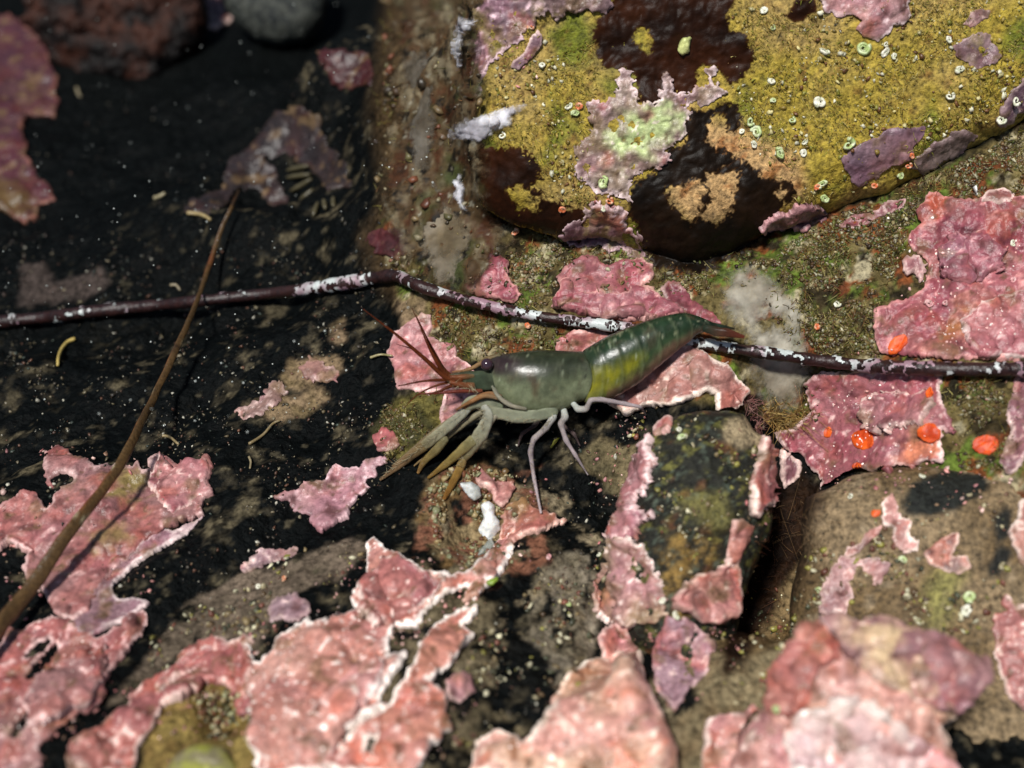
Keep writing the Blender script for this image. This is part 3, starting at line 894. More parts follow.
# --- middle plates
crust(CC, T('B2', '768,215 800,225 820,195 850,188 880,215 918,250 915,300 962,355 940,388 880,378 800,362 758,345 785,300 770,250'), pink(**R_DEEP, nod=0.15), 'rose fan-shaped plate standing just above the dark stalk bend', CA, H=0.16, rough=1.5, freq=0.15, bump=0.03)
crust(CC, T('B3', '260,300 285,265 345,240 385,234 440,258 475,238 555,235 590,262 594,300 560,322 598,345 612,370 670,400 700,422 600,444 500,452 420,442 330,422 245,400 250,370 280,350 270,322'),
      pink((182, 82, 92), (178, 98, 104), rim=(226, 176, 166), dark=(150, 66, 74), nod=0.3), 'scalloped pink plate above the stalk and behind the shrimp', CA, H=0.15, rough=2, freq=0.12, bump=0.03)
crust(CC, T('B3', '612,335 640,315 685,318 722,380 790,420 832,462 770,450 700,420 640,382'), pink((150, 66, 76), (170, 84, 92), nod=0.2, rimamt=0.4), 'wine red crust trailing towards the shrimp tail', CA, H=0.08, rough=2)
crust(CC, T('B3', '262,512 320,475 420,480 470,500 400,560 300,560 262,550'), pink((212, 120, 106), (198, 104, 100), nod=0.2), 'salmon crust peeping out along the shrimp back', CA, H=0.1, rough=1.5)
crust(CC, T('P', '600,400 612,394 633,380 655,365 676,350 692,344 706,356 724,365 738,380 746,392 741,402 730,412 722,414 716,410 714,396 705,392 690,401 672,406 645,408 628,417 618,410'),
      pink((204, 128, 116), (196, 142, 128), rim=(250, 228, 212), dark=(150, 84, 74), nod=0.5, rimw=3.2, rimamt=1.1), 'pink ledge with a white frilled edge below the shrimp belly', CA, H=0.2, rough=1.5, freq=0.13, bump=0.05, bfreq=6)
crust(CC, T('B2', '510,552 530,490 570,460 620,420 650,430 655,470 640,500 700,525 745,532 740,570 800,612 830,700 760,745 730,800 690,835 680,780 690,700 600,690 540,680 530,630'),
      pink((196, 116, 116), (204, 134, 134), rim=(232, 190, 184), nod=0.3), 'pink plate behind the shrimp antennae', CA, H=0.1, rough=2, freq=0.12, bump=0.03)
crust(CC, T('C2', '458,195 490,170 530,182 548,222 512,248 470,242'), pink((202, 100, 96), (186, 96, 92), nod=0.6, rimamt=0.4), 'round pink dab left of the claw bases', CA, H=0.08, rough=1.5)
crust(CC, T('C2', '108,405 190,380 225,350 280,342 330,290 360,300 410,300 430,270 502,262 500,282 462,300 470,330 430,345 440,370 400,410 380,440 370,472 330,490 280,522 240,490 240,460 190,450 160,415'),
      pink((192, 130, 138), (198, 150, 154), rim=(224, 188, 190), nod=0.4), 'lilac pink star-shaped crust lying left of the claws on black rock', CA, H=0.06, rough=2.5, freq=0.13)
crust(CC, T('C2', '800,345 830,320 860,345 930,350 938,372 900,442 868,420 850,382 818,372'), pink((208, 124, 106), (196, 120, 116), rim=(240, 206, 190), nod=0.5), 'ruffled salmon crust just right of the white lump top', CA, H=0.16, rough=2.5, freq=0.2, bump=0.09, bfreq=5, wave=0.1)
crust(CC, T('C3', '85,440 150,402 190,440 240,460 285,492 200,522 130,545 90,600 40,680 -20,760 -60,760 -20,680 60,560'),
      pink((200, 110, 98), (170, 112, 72), rim=(238, 196, 180), nod=0.4, olive=0.4), 'rusty pink crust under the tip of the shrimp long leg', CA, H=0.09, rough=3, freq=0.14, bump=0.06)
# --- left plates
crust(CC, T('C1', '-40,440 0,430 40,405 80,372 130,390 160,450 190,395 218,372 180,372 155,345 150,300 160,255 190,225 240,245 250,270 300,280 320,300 370,290 400,290 440,300 470,280 490,310 515,312 510,280 540,258 570,270 600,300 660,290 700,270 720,258 732,285 715,340 728,390 690,420 700,465 640,485 560,515 480,570 400,650 330,740 290,810 250,830 200,810 130,700 100,690 80,650 95,600 40,560 0,590 -40,600'),
      pink(**R_LEFT, nod=0.3, zones=[(T('C1', '380,400 430,330 480,325 520,360 490,390 430,410'), (120, 104, 62), 12), (T('C1', '310,560 340,515 420,510 450,540 380,600 330,590'), (136, 112, 72), 12)]),
      'large ragged pink plate crossed by the brown blade at the left edge', CA, H=0.09, rough=2.5, freq=0.12, bump=0.03,
      holes=[T('C1', '170,345 200,320 245,325 250,350 215,368 185,365')])
crust(CC, T('D1', '560,-50 590,-40 640,-65 705,-95 640,-30 560,20 470,70 380,160 400,195 455,188 520,212 480,235 420,270 300,330 240,290 250,245 330,150 400,80 480,5 545,-45'),
      pink((172, 124, 130), (160, 118, 126), rim=(226, 204, 200), nod=0.3), 'smooth mauve strip along the diagonal fold beside the large left plate', CA, H=0.07, rough=1.5, freq=0.12, bump=0.02)
crust(CC, T('D1', '-40,360 0,350 30,295 80,300 120,270 190,252 230,265 262,262 330,330 400,290 440,240 490,235 505,262 480,318 430,380 372,450 350,490 360,522 300,592 272,580 250,602 190,640 130,700 160,740 120,800 -40,800'),
      pink(**R_LEFT, nod=0.5, olive=0.15), 'broad dusky pink plate with dark slits in the bottom left corner', CA, H=0.09, rough=2.5, freq=0.1, bump=0.05, holes=[T('D1', '92,455 110,420 150,385 190,345 205,360 170,410 140,450 105,470'), T('D1', '38,670 60,610 90,570 108,550 105,600 85,640 55,668'),
             T('D1', '78,400 110,360 165,325 180,335 150,370 110,400')])
crust(CC, T('D1', '235,725 290,665 340,640 400,590 440,570 445,530 480,490 540,460 600,420 620,380 680,350 740,335 790,345 830,325 866,332 852,370 870,420 860,480 880,560 840,600 825,520 760,490 700,480 690,500 620,540 560,560 520,640 470,700 460,800 240,800'),
      pink((198, 110, 98), (184, 96, 92), rim=(240, 210, 198), dark=(120, 62, 52), nod=0.5, olive=0.2), 'pink crust curling round the sandy pit in the lower left', CA, H=0.14, rough=2.5, freq=0.12, bump=0.08, bfreq=3, wave=0.12)
crust(CC, T('D2', '20,365 30,340 50,405 70,405 120,382 130,335 190,290 240,255 245,290 262,280 340,260 400,232 380,200 400,150 442,140 432,90 440,40 430,10 450,-10 480,0 500,30 560,50 620,90 700,120 770,100 860,30 890,-20 930,-40 935,20 900,100 850,150 800,196 765,152 700,182 640,232 608,290 530,290 508,340 508,392 570,375 560,410 480,520 475,545 500,562 440,600 300,700 260,800 60,800 40,640 70,560 20,470'),
      pink((222, 142, 124), (230, 164, 144), rim=(252, 238, 228), dark=(160, 92, 74), nod=0.75, rimw=3.0, rimamt=1.1), 'broadest knobbly pink crust at the bottom below the claws', CA, H=0.13, rough=2.5, freq=0.12, bump=0.06, bfreq=4.5)  # lightened for near light; pale specks double as wet glints
crust(CC, T('D2', '505,562 570,452 600,400 640,335 660,282 720,242 800,220 822,236 760,290 802,310 796,332 740,382 722,420 640,480 690,512 700,560 692,582 712,642 640,700 600,800 270,800 320,700 450,600'),
      pink((234, 150, 122), (228, 138, 118), rim=(254, 240, 228), dark=(166, 96, 72), nod=0.5, rimw=3.0, rimamt=1.1), 'salmon pink branch with white outline at the bottom beside black rock', CA, H=0.14, rough=2.5, freq=0.12, bump=0.05, holes=[T('D2', '428,730 440,670 462,662 466,690 446,735')])
crust(CC, T('D2', '100,222 125,195 190,180 235,202 236,240 200,270 150,262 105,272'), pink((172, 136, 142), (156, 118, 126), nod=0.4, rimamt=0.4), 'small mauve crust with an orange bead on grey rock', CA, H=0.045, rough=3, freq=0.18)
crust(CC, T('C2', '-10,645 30,618 70,570 180,580 238,545 222,580 150,612 70,640 20,660'), pink((168, 132, 138), (150, 116, 112), nod=0.4, rimamt=0.4), 'thin pale mauve streak above the grey rock left of centre', CA, H=0.04, rough=3.5, freq=0.15)
crust(CC, T('D2', '700,470 740,445 790,460 795,510 750,545 705,530'), pink((206, 144, 146), (188, 120, 124), nod=0.6), 'blurred pink spot on black rock at the bottom', CA, H=0.08, rough=2.5)
crust(CC, T('D3', '-20,800 -15,685 70,650 120,665 160,692 232,620 256,570 240,542 292,460 350,410 410,402 470,370 552,385 562,440 590,560 620,640 660,800'),
      pink((246, 192, 158), (240, 164, 146), rim=(254, 240, 222), dark=(210, 130, 80), nod=0.5, rimw=4), 'cream and peach crust at the bottom edge right of the black rock', CA, H=0.16, rough=2, freq=0.1, bump=0.07, bfreq=3, drape=25, kmax=1.5)  # cream tint also carries painted near-light brightness
crust(CC, T('D3', '400,330 415,300 450,285 480,260 510,290 515,340 540,380 470,372 420,395'), pink((212, 150, 142), (200, 120, 112)), 'small pink wedge above the cream crust', CA, H=0.09, rough=2)
# --- upper tiers lapping over the larger plates
crust(CC, T('C1', '515,330 540,268 600,304 700,276 725,300 712,350 726,390 690,415 640,440 590,470 555,440 530,400 505,365'), pink(**R_ROSE), 'upper lobe lapping over the right end of the large ragged pink plate', CA, H=0.2, rough=3, bump=0.03)
crust(CC, T('D2', '190,650 260,560 340,490 400,420 470,395 500,430 470,520 400,600 330,700 300,800 200,800'), pink((236, 160, 142), (232, 176, 156), rim=(252, 236, 228), dark=(160, 100, 90), nod=0.8), 'pale raised ridge along the middle of the broadest knobbly crust', CA, H=0.26, rough=4, bump=0.07)
crust(CC, T('D2', '430,150 470,100 540,60 640,110 700,130 660,200 600,250 520,285 440,300 395,240'), pink((206, 120, 110), (196, 112, 108), rim=(248, 226, 214), nod=0.6), 'rose lobe of crust just under the sandy hollow', CA, H=0.22, rough=4, bump=0.06)
crust(CC, T('B4', '740,190 800,150 900,165 960,230 910,300 820,330 740,300'), pink((176, 92, 104), (160, 96, 112), rim=(214, 160, 160), nod=0.5, rimamt=0.4), 'bumpy mauve swell in the middle of the largest pink plate', CA, H=0.24, rough=5, bump=0.06)
crust(CC, T('C4', '480,70 560,30 640,50 700,40 735,90 690,150 600,170 520,190 470,130'), pink((188, 100, 110), (196, 124, 126), nod=0.6), 'raised lobe in the middle of the wide pink plate near the brightest orange disc', CA, H=0.22, rough=5, bump=0.05)
crust(CC, T('B3', '250,372 340,352 420,354 500,362 560,334 600,350 668,402 690,425 600,442 500,450 420,440 330,420 248,400'), pink((176, 84, 96), (180, 104, 110), rim=(224, 172, 164), nod=0.4), 'lower tier under the upper lobe of the scalloped pink plate by the stalk', CA, H=0.24, rough=2, bump=0.04)
crust(CC, T('D1', '90,560 130,480 200,420 280,380 360,360 370,430 345,500 290,570 230,590 170,620 110,640'), pink(**R_LEFT, nod=0.5), 'raised lobe between the dark slits of the dusky bottom left plate', CA, H=0.22, rough=4, bump=0.05)
crust(CC, T('D1', '620,400 690,360 760,345 830,345 855,380 830,440 760,450 690,440 640,470 570,520 520,540 540,480'), pink((208, 122, 110), (196, 108, 104), rim=(246, 222, 210), nod=0.5), 'thick lip at the top of the crust curling round the sandy pit', CA, H=0.14, rough=3, bump=0.07)
# --- crusts on the upright stone
crust(CC, T('C3', '598,165 640,130 662,108 660,142 645,180 590,195'), pink((206, 140, 146), (200, 120, 122)), 'thin pink spike at the top left of the upright stone', CA, H=0.12, rough=1.5)
crust(CC, T('C3', '600,200 590,240 602,270 572,382 540,400 532,450 592,452 600,472 545,492 545,560 520,560 440,540 462,470 500,380 465,352 490,305 540,262 580,210'),
      pink((208, 140, 144), (196, 112, 112), rim=(240, 212, 208), nod=0.6), 'light pink frill down the left side of the upright stone', CA, H=0.13, rough=5, freq=0.16, bump=0.08, bfreq=5, wave=0.12)
crust(CC, T('C3', '440,545 545,555 590,620 622,690 642,800 590,830 430,830 385,790 385,700 440,620'),
      pink((206, 146, 140), (200, 164, 132), rim=(244, 222, 212), dark=(140, 100, 60), nod=0.8, olive=0.3), 'knobbly mixed pink and cream crust at the foot of the upright stone', CA, H=0.12, rough=5, freq=0.16, bump=0.14, bfreq=5, gran=0.04)
crust(CC, T('C4', '130,175 175,205 200,260 205,320 220,370 185,420 130,435 100,480 84,455 88,350 112,255'), pink((204, 120, 104), (190, 104, 104), rim=(246, 220, 206), nod=0.3, rimw=2.2), 'salmon flap on the right side of the upright stone', CA, H=0.16, rough=2, freq=0.16, bump=0.09, wave=0.1, kmax=0.9)
crust(CC, T('C4', '190,235 262,278 272,305 255,335 205,375 190,330'), pink((162, 100, 110), (140, 84, 96), nod=0.3), 'purple fold right of the salmon flap by the dark gap', CA, H=0.14, rough=1.5, bump=0.07, kmax=0.9)
crust(CC, T('C3', '858,470 890,470 930,500 905,560 880,640 830,640 850,560'), pink((214, 130, 100), (200, 110, 96), nod=0.3), 'orange-pink strip on the right rim of the upright stone', CA, H=0.1, rough=2, bump=0.08, kmax=0.9)
crust(CC, T('D3', '650,190 690,150 740,105 800,95 860,40 885,110 872,190 845,245 790,275 740,262 700,240 660,230'), pink((220, 150, 130), (206, 110, 106), rim=(246, 224, 206), nod=0.4), 'crumpled pink tip at the lower right of the upright stone', CA, H=0.18, rough=2.5, bump=0.12, bfreq=3, wave=0.15, kmax=0.9)
crust(CC, T('D3', '600,320 640,250 700,255 740,280 795,340 780,440 720,500 665,580 600,510 590,430'), pink((190, 148, 158), (172, 126, 138), nod=0.7, rimamt=0.4), 'lilac crust below the crumpled tip beside the dark gap', CA, H=0.08, rough=3, bump=0.08, kmax=0.9)
# --- upper left hollow crusts, colours darkened in place of light fall-off
crust(CC, T('A1', '-60,50 0,58 40,60 90,95 130,130 160,180 182,230 200,270 182,310 205,350 185,395 130,400 95,395 70,450 95,500 90,530 130,600 165,640 185,685 140,700 130,750 80,762 30,732 -60,700'),
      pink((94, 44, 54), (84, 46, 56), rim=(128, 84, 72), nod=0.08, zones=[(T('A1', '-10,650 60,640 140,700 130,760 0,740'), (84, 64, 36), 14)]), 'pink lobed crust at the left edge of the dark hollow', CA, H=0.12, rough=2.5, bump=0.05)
crust(CC, T('A1', '685,-30 700,40 705,100 740,102 802,66 765,-30'), pink((120, 78, 78), (104, 66, 70)), 'small pink tongue at the top edge left of the grey cobble', CA, H=0.1, rough=2, kmax=0.9)
crust(CC, T('P', '190,205 225,185 232,140 262,125 275,112 300,103 322,118 325,140 345,165 350,185 330,190 305,165 285,152 270,160 285,195 300,215 275,210 255,190 240,188 225,205 205,216 185,212'),
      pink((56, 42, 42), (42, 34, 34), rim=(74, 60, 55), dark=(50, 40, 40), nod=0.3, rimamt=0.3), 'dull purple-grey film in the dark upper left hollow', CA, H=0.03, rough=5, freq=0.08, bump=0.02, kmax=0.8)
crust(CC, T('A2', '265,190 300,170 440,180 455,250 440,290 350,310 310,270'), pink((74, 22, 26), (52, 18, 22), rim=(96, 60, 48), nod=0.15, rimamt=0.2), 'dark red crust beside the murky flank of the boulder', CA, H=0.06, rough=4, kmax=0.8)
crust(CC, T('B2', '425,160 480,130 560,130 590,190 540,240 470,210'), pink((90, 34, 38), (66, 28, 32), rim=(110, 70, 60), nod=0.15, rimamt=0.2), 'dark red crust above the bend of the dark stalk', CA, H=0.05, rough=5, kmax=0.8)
crust(CC, T('B2', '-10,745 30,735 80,700 110,650 150,660 160,690 130,730 70,770 0,790'), pink((170, 128, 124), (148, 110, 98), nod=0.4, rimamt=0.4), 'small pale pink scrap on black rock left of the antennae', CA, H=0.04, rough=4, freq=0.15)
crust(CC, T('B2', '200,612 240,575 290,590 335,620 330,655 260,660 225,640'), pink((168, 124, 120), (140, 104, 88), nod=0.4, rimamt=0.4, olive=0.4), 'pale scrap nearest the antennae tips on black rock', CA, H=0.04, rough=4, freq=0.15)


def rebuild():
    """rays for the later things also meet the crusts built so far"""
    global BVH
    vs_, ts_, o_ = [_allV[_used]], [_map[_tri]], len(_used)
    global NBASE, LIVE
    NBASE = len(_tri)
    LIVE = True
    for ob in C.objects:
        if ob.type == 'MESH' and ob.get('category') in ('crust algae', 'dark algae', 'sponge', 'silt'):
            me = ob.data
            me.calc_loop_triangles()
            v_ = np.empty(len(me.vertices) * 3, np.float32)
            me.vertices.foreach_get('co', v_)
            t_ = np.empty(len(me.loop_triangles) * 3, np.int32)
            me.loop_triangles.foreach_get('vertices', t_)
            vs_.append(v_.reshape(-1, 3))
            ts_.append(t_.reshape(-1, 3) + o_)
            o_ += len(v_) // 3
    BVH = BVHTree.FromPolygons(np.concatenate(vs_).tolist(), np.concatenate(ts_).tolist(), all_triangles=True)


rebuild()


# ------------------------------------------------------------------ small growths
def ring(cx, cy, rx, ry=None, rot=0, k=14, jit=0.1):
    ry = ry or rx
    a = np.linspace(0, 2 * np.pi, k, endpoint=False)
    r = 1 + jit * rng.standard_normal(k)
    p = np.stack([rx * np.cos(a) * r, ry * np.sin(a) * r], 1)
    c_, s_ = math.cos(rot), math.sin(rot)
    return p @ np.array([[c_, s_], [-s_, c_]]) + (cx, cy)


def orange(cx, cy, rx, ry, rot, label):
    crust('orange_sponge', ring(cx, cy, rx, ry, rot, jit=0.05), plain((222, 88, 26), (176, 58, 18), 5.0), label, 'sponge', H=0.035, rough=1.0, g=1.0, mat=M_SPONGE, bump=0.012, lip=0, edge=2, gran=0.006)


orange(863, 440, 11.5, 10.5, 0.3, 'brightest round orange disc in the middle of the wide pink plate')
orange(930, 433, 11, 10, 0.2, 'orange disc at the right end of the wide pink plate')
orange(986, 445, 13, 10, 0.0, 'dark orange disc on brown rock right of the wide pink plate')
orange(898, 344, 12, 7, -0.8, 'orange oval touching the dark stalk from above')
orange(828, 432, 4.5, 5.5, 0.3, 'small orange dot left of the brightest orange disc')
orange(929, 393, 4, 5, 0.2, 'small orange dot just below the stalk at the right')
orange(857, 466, 4.5, 3.5, 0.0, 'tiny orange dot on the lower edge of the wide pink plate')
orange(876, 513, 5, 4, 0.0, 'tiny orange dot on the brown boulder by the salmon sliver')

def silt(P, u, v, d, seed):
    k = np.stack([u * 0.045 + 0.4 * fbm(P, 1.2, 2, 3), v * 0.020, u * 0], 1)
    a = fbm(k, 1.0, 4, seed + 1, 0.65)
    b = fbm(P, 4.0, 4, seed + 2, 0.65)
    c = mixc(np.tile(alb(74, 58, 38), (len(P), 1)), alb(104, 94, 74), sstep(0.05, 0.5, a + 0.3 * b))
    c = mixc(c, alb(60, 36, 21), sstep(0.05, 0.45, -a + 0.5 * b))
    c = mixc(c, alb(58, 62, 34), sstep(0.1, 0.5, fbm(P, 1.1, 3, seed + 4)))
    c = mixc(c, alb(26, 22, 16), sstep(0.15, 0.5, -b))
    c = mixc(c, alb(126, 120, 104), sstep(0.4, 0.6, fbm(P, 7.0, 2, seed + 6)))
    return c * (1 + 0.45 * b)[:, None]


crust('silt_veil', T('P', '392,-30 492,-30 482,40 494,90 488,150 496,212 520,232 500,262 470,300 430,290 402,262 384,215 394,120'), silt,
      'fuzzy beige and rust brown silt draped down the left side of the boulder', 'silt', H=0.1, rough=8, freq=0.05, mat=M_VEIL, bump=0.12, bfreq=2.5, lip=0, edge=8, kmax=3, drape=110, fade=16, fademax=1.0, gran=0.03)
gray = plain((156, 150, 136), (132, 122, 104), 1.2)
crust('sponge_film', T('P', '712,285 735,266 755,260 780,272 800,298 814,335 814,372 806,404 778,416 752,400 742,365 738,335 716,318'), gray,
      'smooth cloudy grey sponge film behind the shrimp tail', 'sponge', H=0.08, rough=9, freq=0.05, mat=M_VEIL, bump=0.01, bfreq=1.5, lip=0, edge=9, drape=20, fade=26, fademax=0.92, gran=0, kmax=2,
      holes=[ring(772, 322, 3, 2)])
crust('sponge_film', T('P', '405,60 420,45 436,62 440,110 434,160 444,195 425,205 410,150'), plain((100, 94, 84), (80, 72, 60), 1.5), 'dim grey sponge streak down the silty side of the boulder', 'sponge', H=0.12, rough=6, freq=0.07, mat=M_VEIL, bump=0.03, lip=0, edge=6, kmax=3, drape=16, fade=9, fademax=0.85)
crust('sponge_film', T('P', '420,205 452,200 472,235 464,285 440,288 422,255'), plain((120, 110, 94), (96, 84, 64), 1.5), 'greyish film on the silty rock above the stalk bend', 'sponge', H=0.12, rough=6, freq=0.07, mat=M_VEIL, bump=0.03, lip=0, edge=6, kmax=3, drape=16, fade=10, fademax=0.85)


def tube(name, P, R, mat, col, parent=None, sides=10, flat=None, **props):
    """tapered tube through 3-D points; flat=(vector, ratio) squashes the section along the vector"""
    P = np.asarray(P, float)
    R = np.asarray(R, float)
    Tn = np.gradient(P, axis=0)
    Tn /= np.linalg.norm(Tn, axis=1, keepdims=True) + 1e-9
    ref = np.array(flat[0], float) if flat is not None else np.array([0.1, -0.7, 0.7])
    B = np.cross(Tn, ref)
    B /= np.linalg.norm(B, axis=1, keepdims=True) + 1e-9
    Nn = np.cross(B, Tn)
    a = np.linspace(0, 2 * np.pi, sides, endpoint=False)
    k = flat[1] if flat is not None else 1.0
    V = P[:, None] + R[:, None, None] * (np.cos(a)[None, :, None] * B[:, None] + k * np.sin(a)[None, :, None] * Nn[:, None])
    n = len(P)
    V = V.reshape(-1, 3)
    i, j = np.meshgrid(np.arange(n - 1), np.arange(sides), indexing='ij')
    j2 = (j + 1) % sides
    Q = np.stack([i * sides + j, i * sides + j2, (i + 1) * sides + j2, (i + 1) * sides + j], -1).reshape(-1, 4)
    V = np.concatenate([V, P[:1] - Tn[:1] * R[0] * 0.5, P[-1:] + Tn[-1:] * R[-1] * 0.5])
    c0, c1 = n * sides, n * sides + 1
    jj = np.arange(sides)
    T0 = np.stack([np.full(sides, c0), (jj + 1) % sides, jj], 1)
    T1 = np.stack([np.full(sides, c1), (n - 1) * sides + jj, (n - 1) * sides + (jj + 1) % sides], 1)
    if callable(col):
        col = col(V, np.concatenate([np.repeat(np.linspace(0, 1, n), sides), [0, 1]]))
    if name is None:
        return V, Q, T0, T1, col
    return make(name, V, [Q, np.concatenate([T0, T1])], mat, col, parent, **props)


def spline(P, n):
    """Catmull-Rom through the rows of P"""
    P = np.asarray(P, float)
    m = len(P)
    E = np.concatenate([2 * P[:1] - P[1:2], P, 2 * P[-1:] - P[-2:-1]])
    t = np.linspace(0, m - 1 - 1e-6, n)
    i = t.astype(int)
    f = (t - i)[:, None]
    a, b, c, d = E[i], E[i + 1], E[i + 2], E[i + 3]
    return 0.5 * (2 * b + (c - a) * f + (2 * a - 5 * b + 4 * c - d) * f ** 2 + (3 * b - a - 3 * c + d) * f ** 3)


CMPX = 0.0146                                             # cm per pixel at the shrimp


def on_rock(path, n, lift=0.0, win=0, floor=None):
    """a path lying on the rock: follows the nearest rock along it"""
    p = spline(np.array(path, float), n)
    P, N = cast(p[:, 0], p[:, 1])
    t = np.linalg.norm(P - CAM, axis=1)
    if np.isnan(t).any():
        g_ = ~np.isnan(t)
        t = np.interp(np.arange(n), np.nonzero(g_)[0], t[g_])
    if win:
        e = np.pad(t, win, mode='edge')
        t = np.array([e[i:i + 2 * win + 1].min() for i in range(n)])
        kk = np.hanning(2 * win + 3)
        kk /= kk.sum()
        e = np.pad(t, win + 1, mode='edge')
        t = np.convolve(e, kk, 'valid')
    d = ray(p[:, 0], p[:, 1])
    d /= np.linalg.norm(d, axis=1, keepdims=True)
    return CAM + d * (t - lift)[:, None], p, t


rebuild()


def worm_tube(pts, r, col, label, name='worm_tube', cat='worm tube', lift=0.05, n=14):
    P, p, t = on_rock(pts, n, lift, 1)
    tube(name, P, np.linspace(r, r * 0.75, n) * t * PXC, M_SHELL, np.array(alb(*col)), sides=8, label=label, category=cat)


worm_tube(T('B1', '255,508 232,518 212,540 200,570 197,600'), 2.0, (172, 150, 84), 'pale yellow curved worm tube below the left part of the dark stalk')
worm_tube(T('B1', '582,325 600,324 615,342'), 1.3, (140, 128, 104), 'short grey curl just above the stalk near the brown blade')
worm_tube(T('B1', '640,78 680,82 705,92 718,102'), 2.0, (150, 132, 92), 'tan worm tube by the upper end of the brown blade')
worm_tube(T('A1', '528,676 545,670 562,660'), 2.0, (150, 140, 110), 'short pale stick in the middle of the dark hollow')
worm_tube(T('C1', '555,190 580,195 610,220'), 1.6, (134, 118, 84), 'straw coloured tube right of the brown blade on black rock')
worm_tube(T('C1', '850,218 880,200 905,180 930,150 955,138'), 1.6, (120, 104, 72), 'long thin tan tube below the pale pink scraps')
worm_tube(T('C1', '850,262 856,280 853,302'), 1.3, (130, 118, 90), 'upright tan tube left of the lilac star-shaped crust')
worm_tube(T('B2', '445,572 480,562 520,566'), 1.4, (140, 130, 90), 'thin curved tube touching the pink plate by the antennae')
worm_tube(T('A1', '262,300 268,320 275,330'), 1.4, (130, 120, 96), 'tiny pale tube at the rim of the dark hollow near the pink lobes')

wisp = plain((206, 204, 208), (176, 172, 178), 3.0)
for _pl, _lb in ((T('P', '464,16 474,13 482,18 480,26 472,30 467,46 467,70 460,74 457,46 459,26'), 'bluish white sponge wisp hooked on the boulder left edge'),
                 (T('P', '452,128 468,118 484,114 502,108 518,102 528,105 524,112 514,116 514,126 498,132 484,141 466,142 452,138'), 'thick whitish sponge wisp pointing right on the boulder edge'),
                 (T('P', '455,180 463,172 470,190 472,210 462,212 456,200'), 'faint whitish sponge wisp low on the silty side of the boulder')):
    crust('sponge_wisp', _pl, wisp, _lb, 'sponge', H=0.16, rough=3, freq=0.12, g=1.2, mat=M_VEIL, bump=0.04, lip=0, edge=4, drape=10, fade=7, fademax=1.0, gran=0.01, kmax=2)

# barnacle-like fan in the hollow
bar = []
for s_ in ('160,582 200,572 235,566', '160,606 200,600 240,596', '172,652 210,632 245,610', '205,682 228,665 250,645', '250,738 258,712 266,690', '292,715 288,695 285,680', '320,706 318,690 318,672'):
    P, p, t = on_rock(T('A2', s_), 8, 0.06, 1)
    bar.append((P, t))
bo = empty('barnacle', bar[2][0][4], label='fan of pale striped barnacle plates in the dark upper left hollow', category='barnacle')
for P, t in bar:
    r = np.interp(np.linspace(0, 1, 8), [0, 0.3, 0.8, 1], [1.2, 2.6, 2.3, 1.2]) * t * PXC
    tube('plate', P - np.array(bo.location), r, M_SHELL, alb(72, 66, 46), bo, sides=8)  # plates toned down to go with the hollow's painted gloom


def lump3(name, outline, R, Tf, Tb, colour, mat, seed, label, cat, lift=0.0, n=None, lump=0.08, lfreq=2.0, rough=0.04):
    c = outline.mean(0)
    P, N = cast([c[0]], [c[1]])
    nn = N[0] * 0.5 + np.array([0, -0.5, 0.6]) if n is None else np.array(n, float)
    nn = nn / np.linalg.norm(nn)
    return rock(name, outline, P[0] + nn * lift, nn, R, Tf, Tb, colour, mat, seed, g=0.02, rough=rough, freq=3, lump=lump, lfreq=lfreq, label=label, category=cat)


white = flat_col(alb(226, 226, 222), alb(190, 192, 190), 4, 55)
lump3('white_lump', T('C2', '820,425 850,412 868,430 870,460 895,480 890,510 872,530 862,560 830,552 815,510 830,470'), 0.16, 0.14, 0.2, white, M_SPONGE, 41, 'bright white lump in the hollow below the claws', 'sponge', 0.06)
lump3('white_lump', T('C2', '752,352 790,345 815,365 822,395 800,410 770,385'), 0.12, 0.1, 0.15, flat_col(alb(196, 198, 196), alb(150, 152, 146), 4, 56), M_SPONGE, 42, 'smaller greyish white lump above the bright white lump', 'sponge', 0.05)
lump3('grey_shard', T('C2', '855,545 862,560 840,590 815,610 805,600 830,565'), 0.08, 0.06, 0.1, flat_col(alb(140, 146, 140), alb(110, 112, 104), 4, 57), M_SPONGE, 43, 'grey shard below the bright white lump', 'shell', 0.04)
lump3('limpet', T('P', '158,810 166,770 176,757 190,748 206,744 222,750 236,764 246,810'), 0.6, 0.3, 0.2,
      lambda V: mixc(np.tile(alb(138, 138, 60), (len(V), 1)), alb(120, 112, 84), sstep(-0.3, 0.3, fbm(V, 3.5, 4, 58))) * (1 + 0.4 * fbm(V, 8, 3, 59))[:, None], M_SHELL, 44,
      'yellow-green limpet at the bottom edge under the sandy pit', 'limpet', 0.1, lump=0.05)
lump3('shell', T('A3', '676,150 690,128 715,122 726,130 716,150 712,175 690,186 676,172'), 0.1, 0.1, 0.1, flat_col(alb(196, 200, 130), alb(150, 160, 100), 4, 60), M_SHELL, 45, 'pale yellow-green snail shell on the top dark brown blotch', 'shell', 0.02)
lump3('green_flake', T('C2', '842,690 858,676 880,672 884,684 862,698 848,700'), 0.06, 0.04, 0.05, flat_col(alb(118, 140, 48), alb(98, 120, 44), 4, 61), M_SHELL, 46, 'bright green flake at the edge of the pink crust', 'algae', 0.04)
lump3('yellow_flake', T('C3', '235,232 250,205 270,190 278,196 262,218 246,236'), 0.06, 0.04, 0.05, flat_col(alb(196, 192, 80), alb(160, 160, 60), 4, 62), M_SHELL, 47, 'small yellow flake under the shrimp walking legs', 'algae', 0.04)
lump3('pale_flake', T('A4', '850,640 860,636 868,668 862,672'), 0.04, 0.04, 0.04, white, M_SHELL, 48, 'thin pale sliver above the largest right plate', 'shell', 0.05)

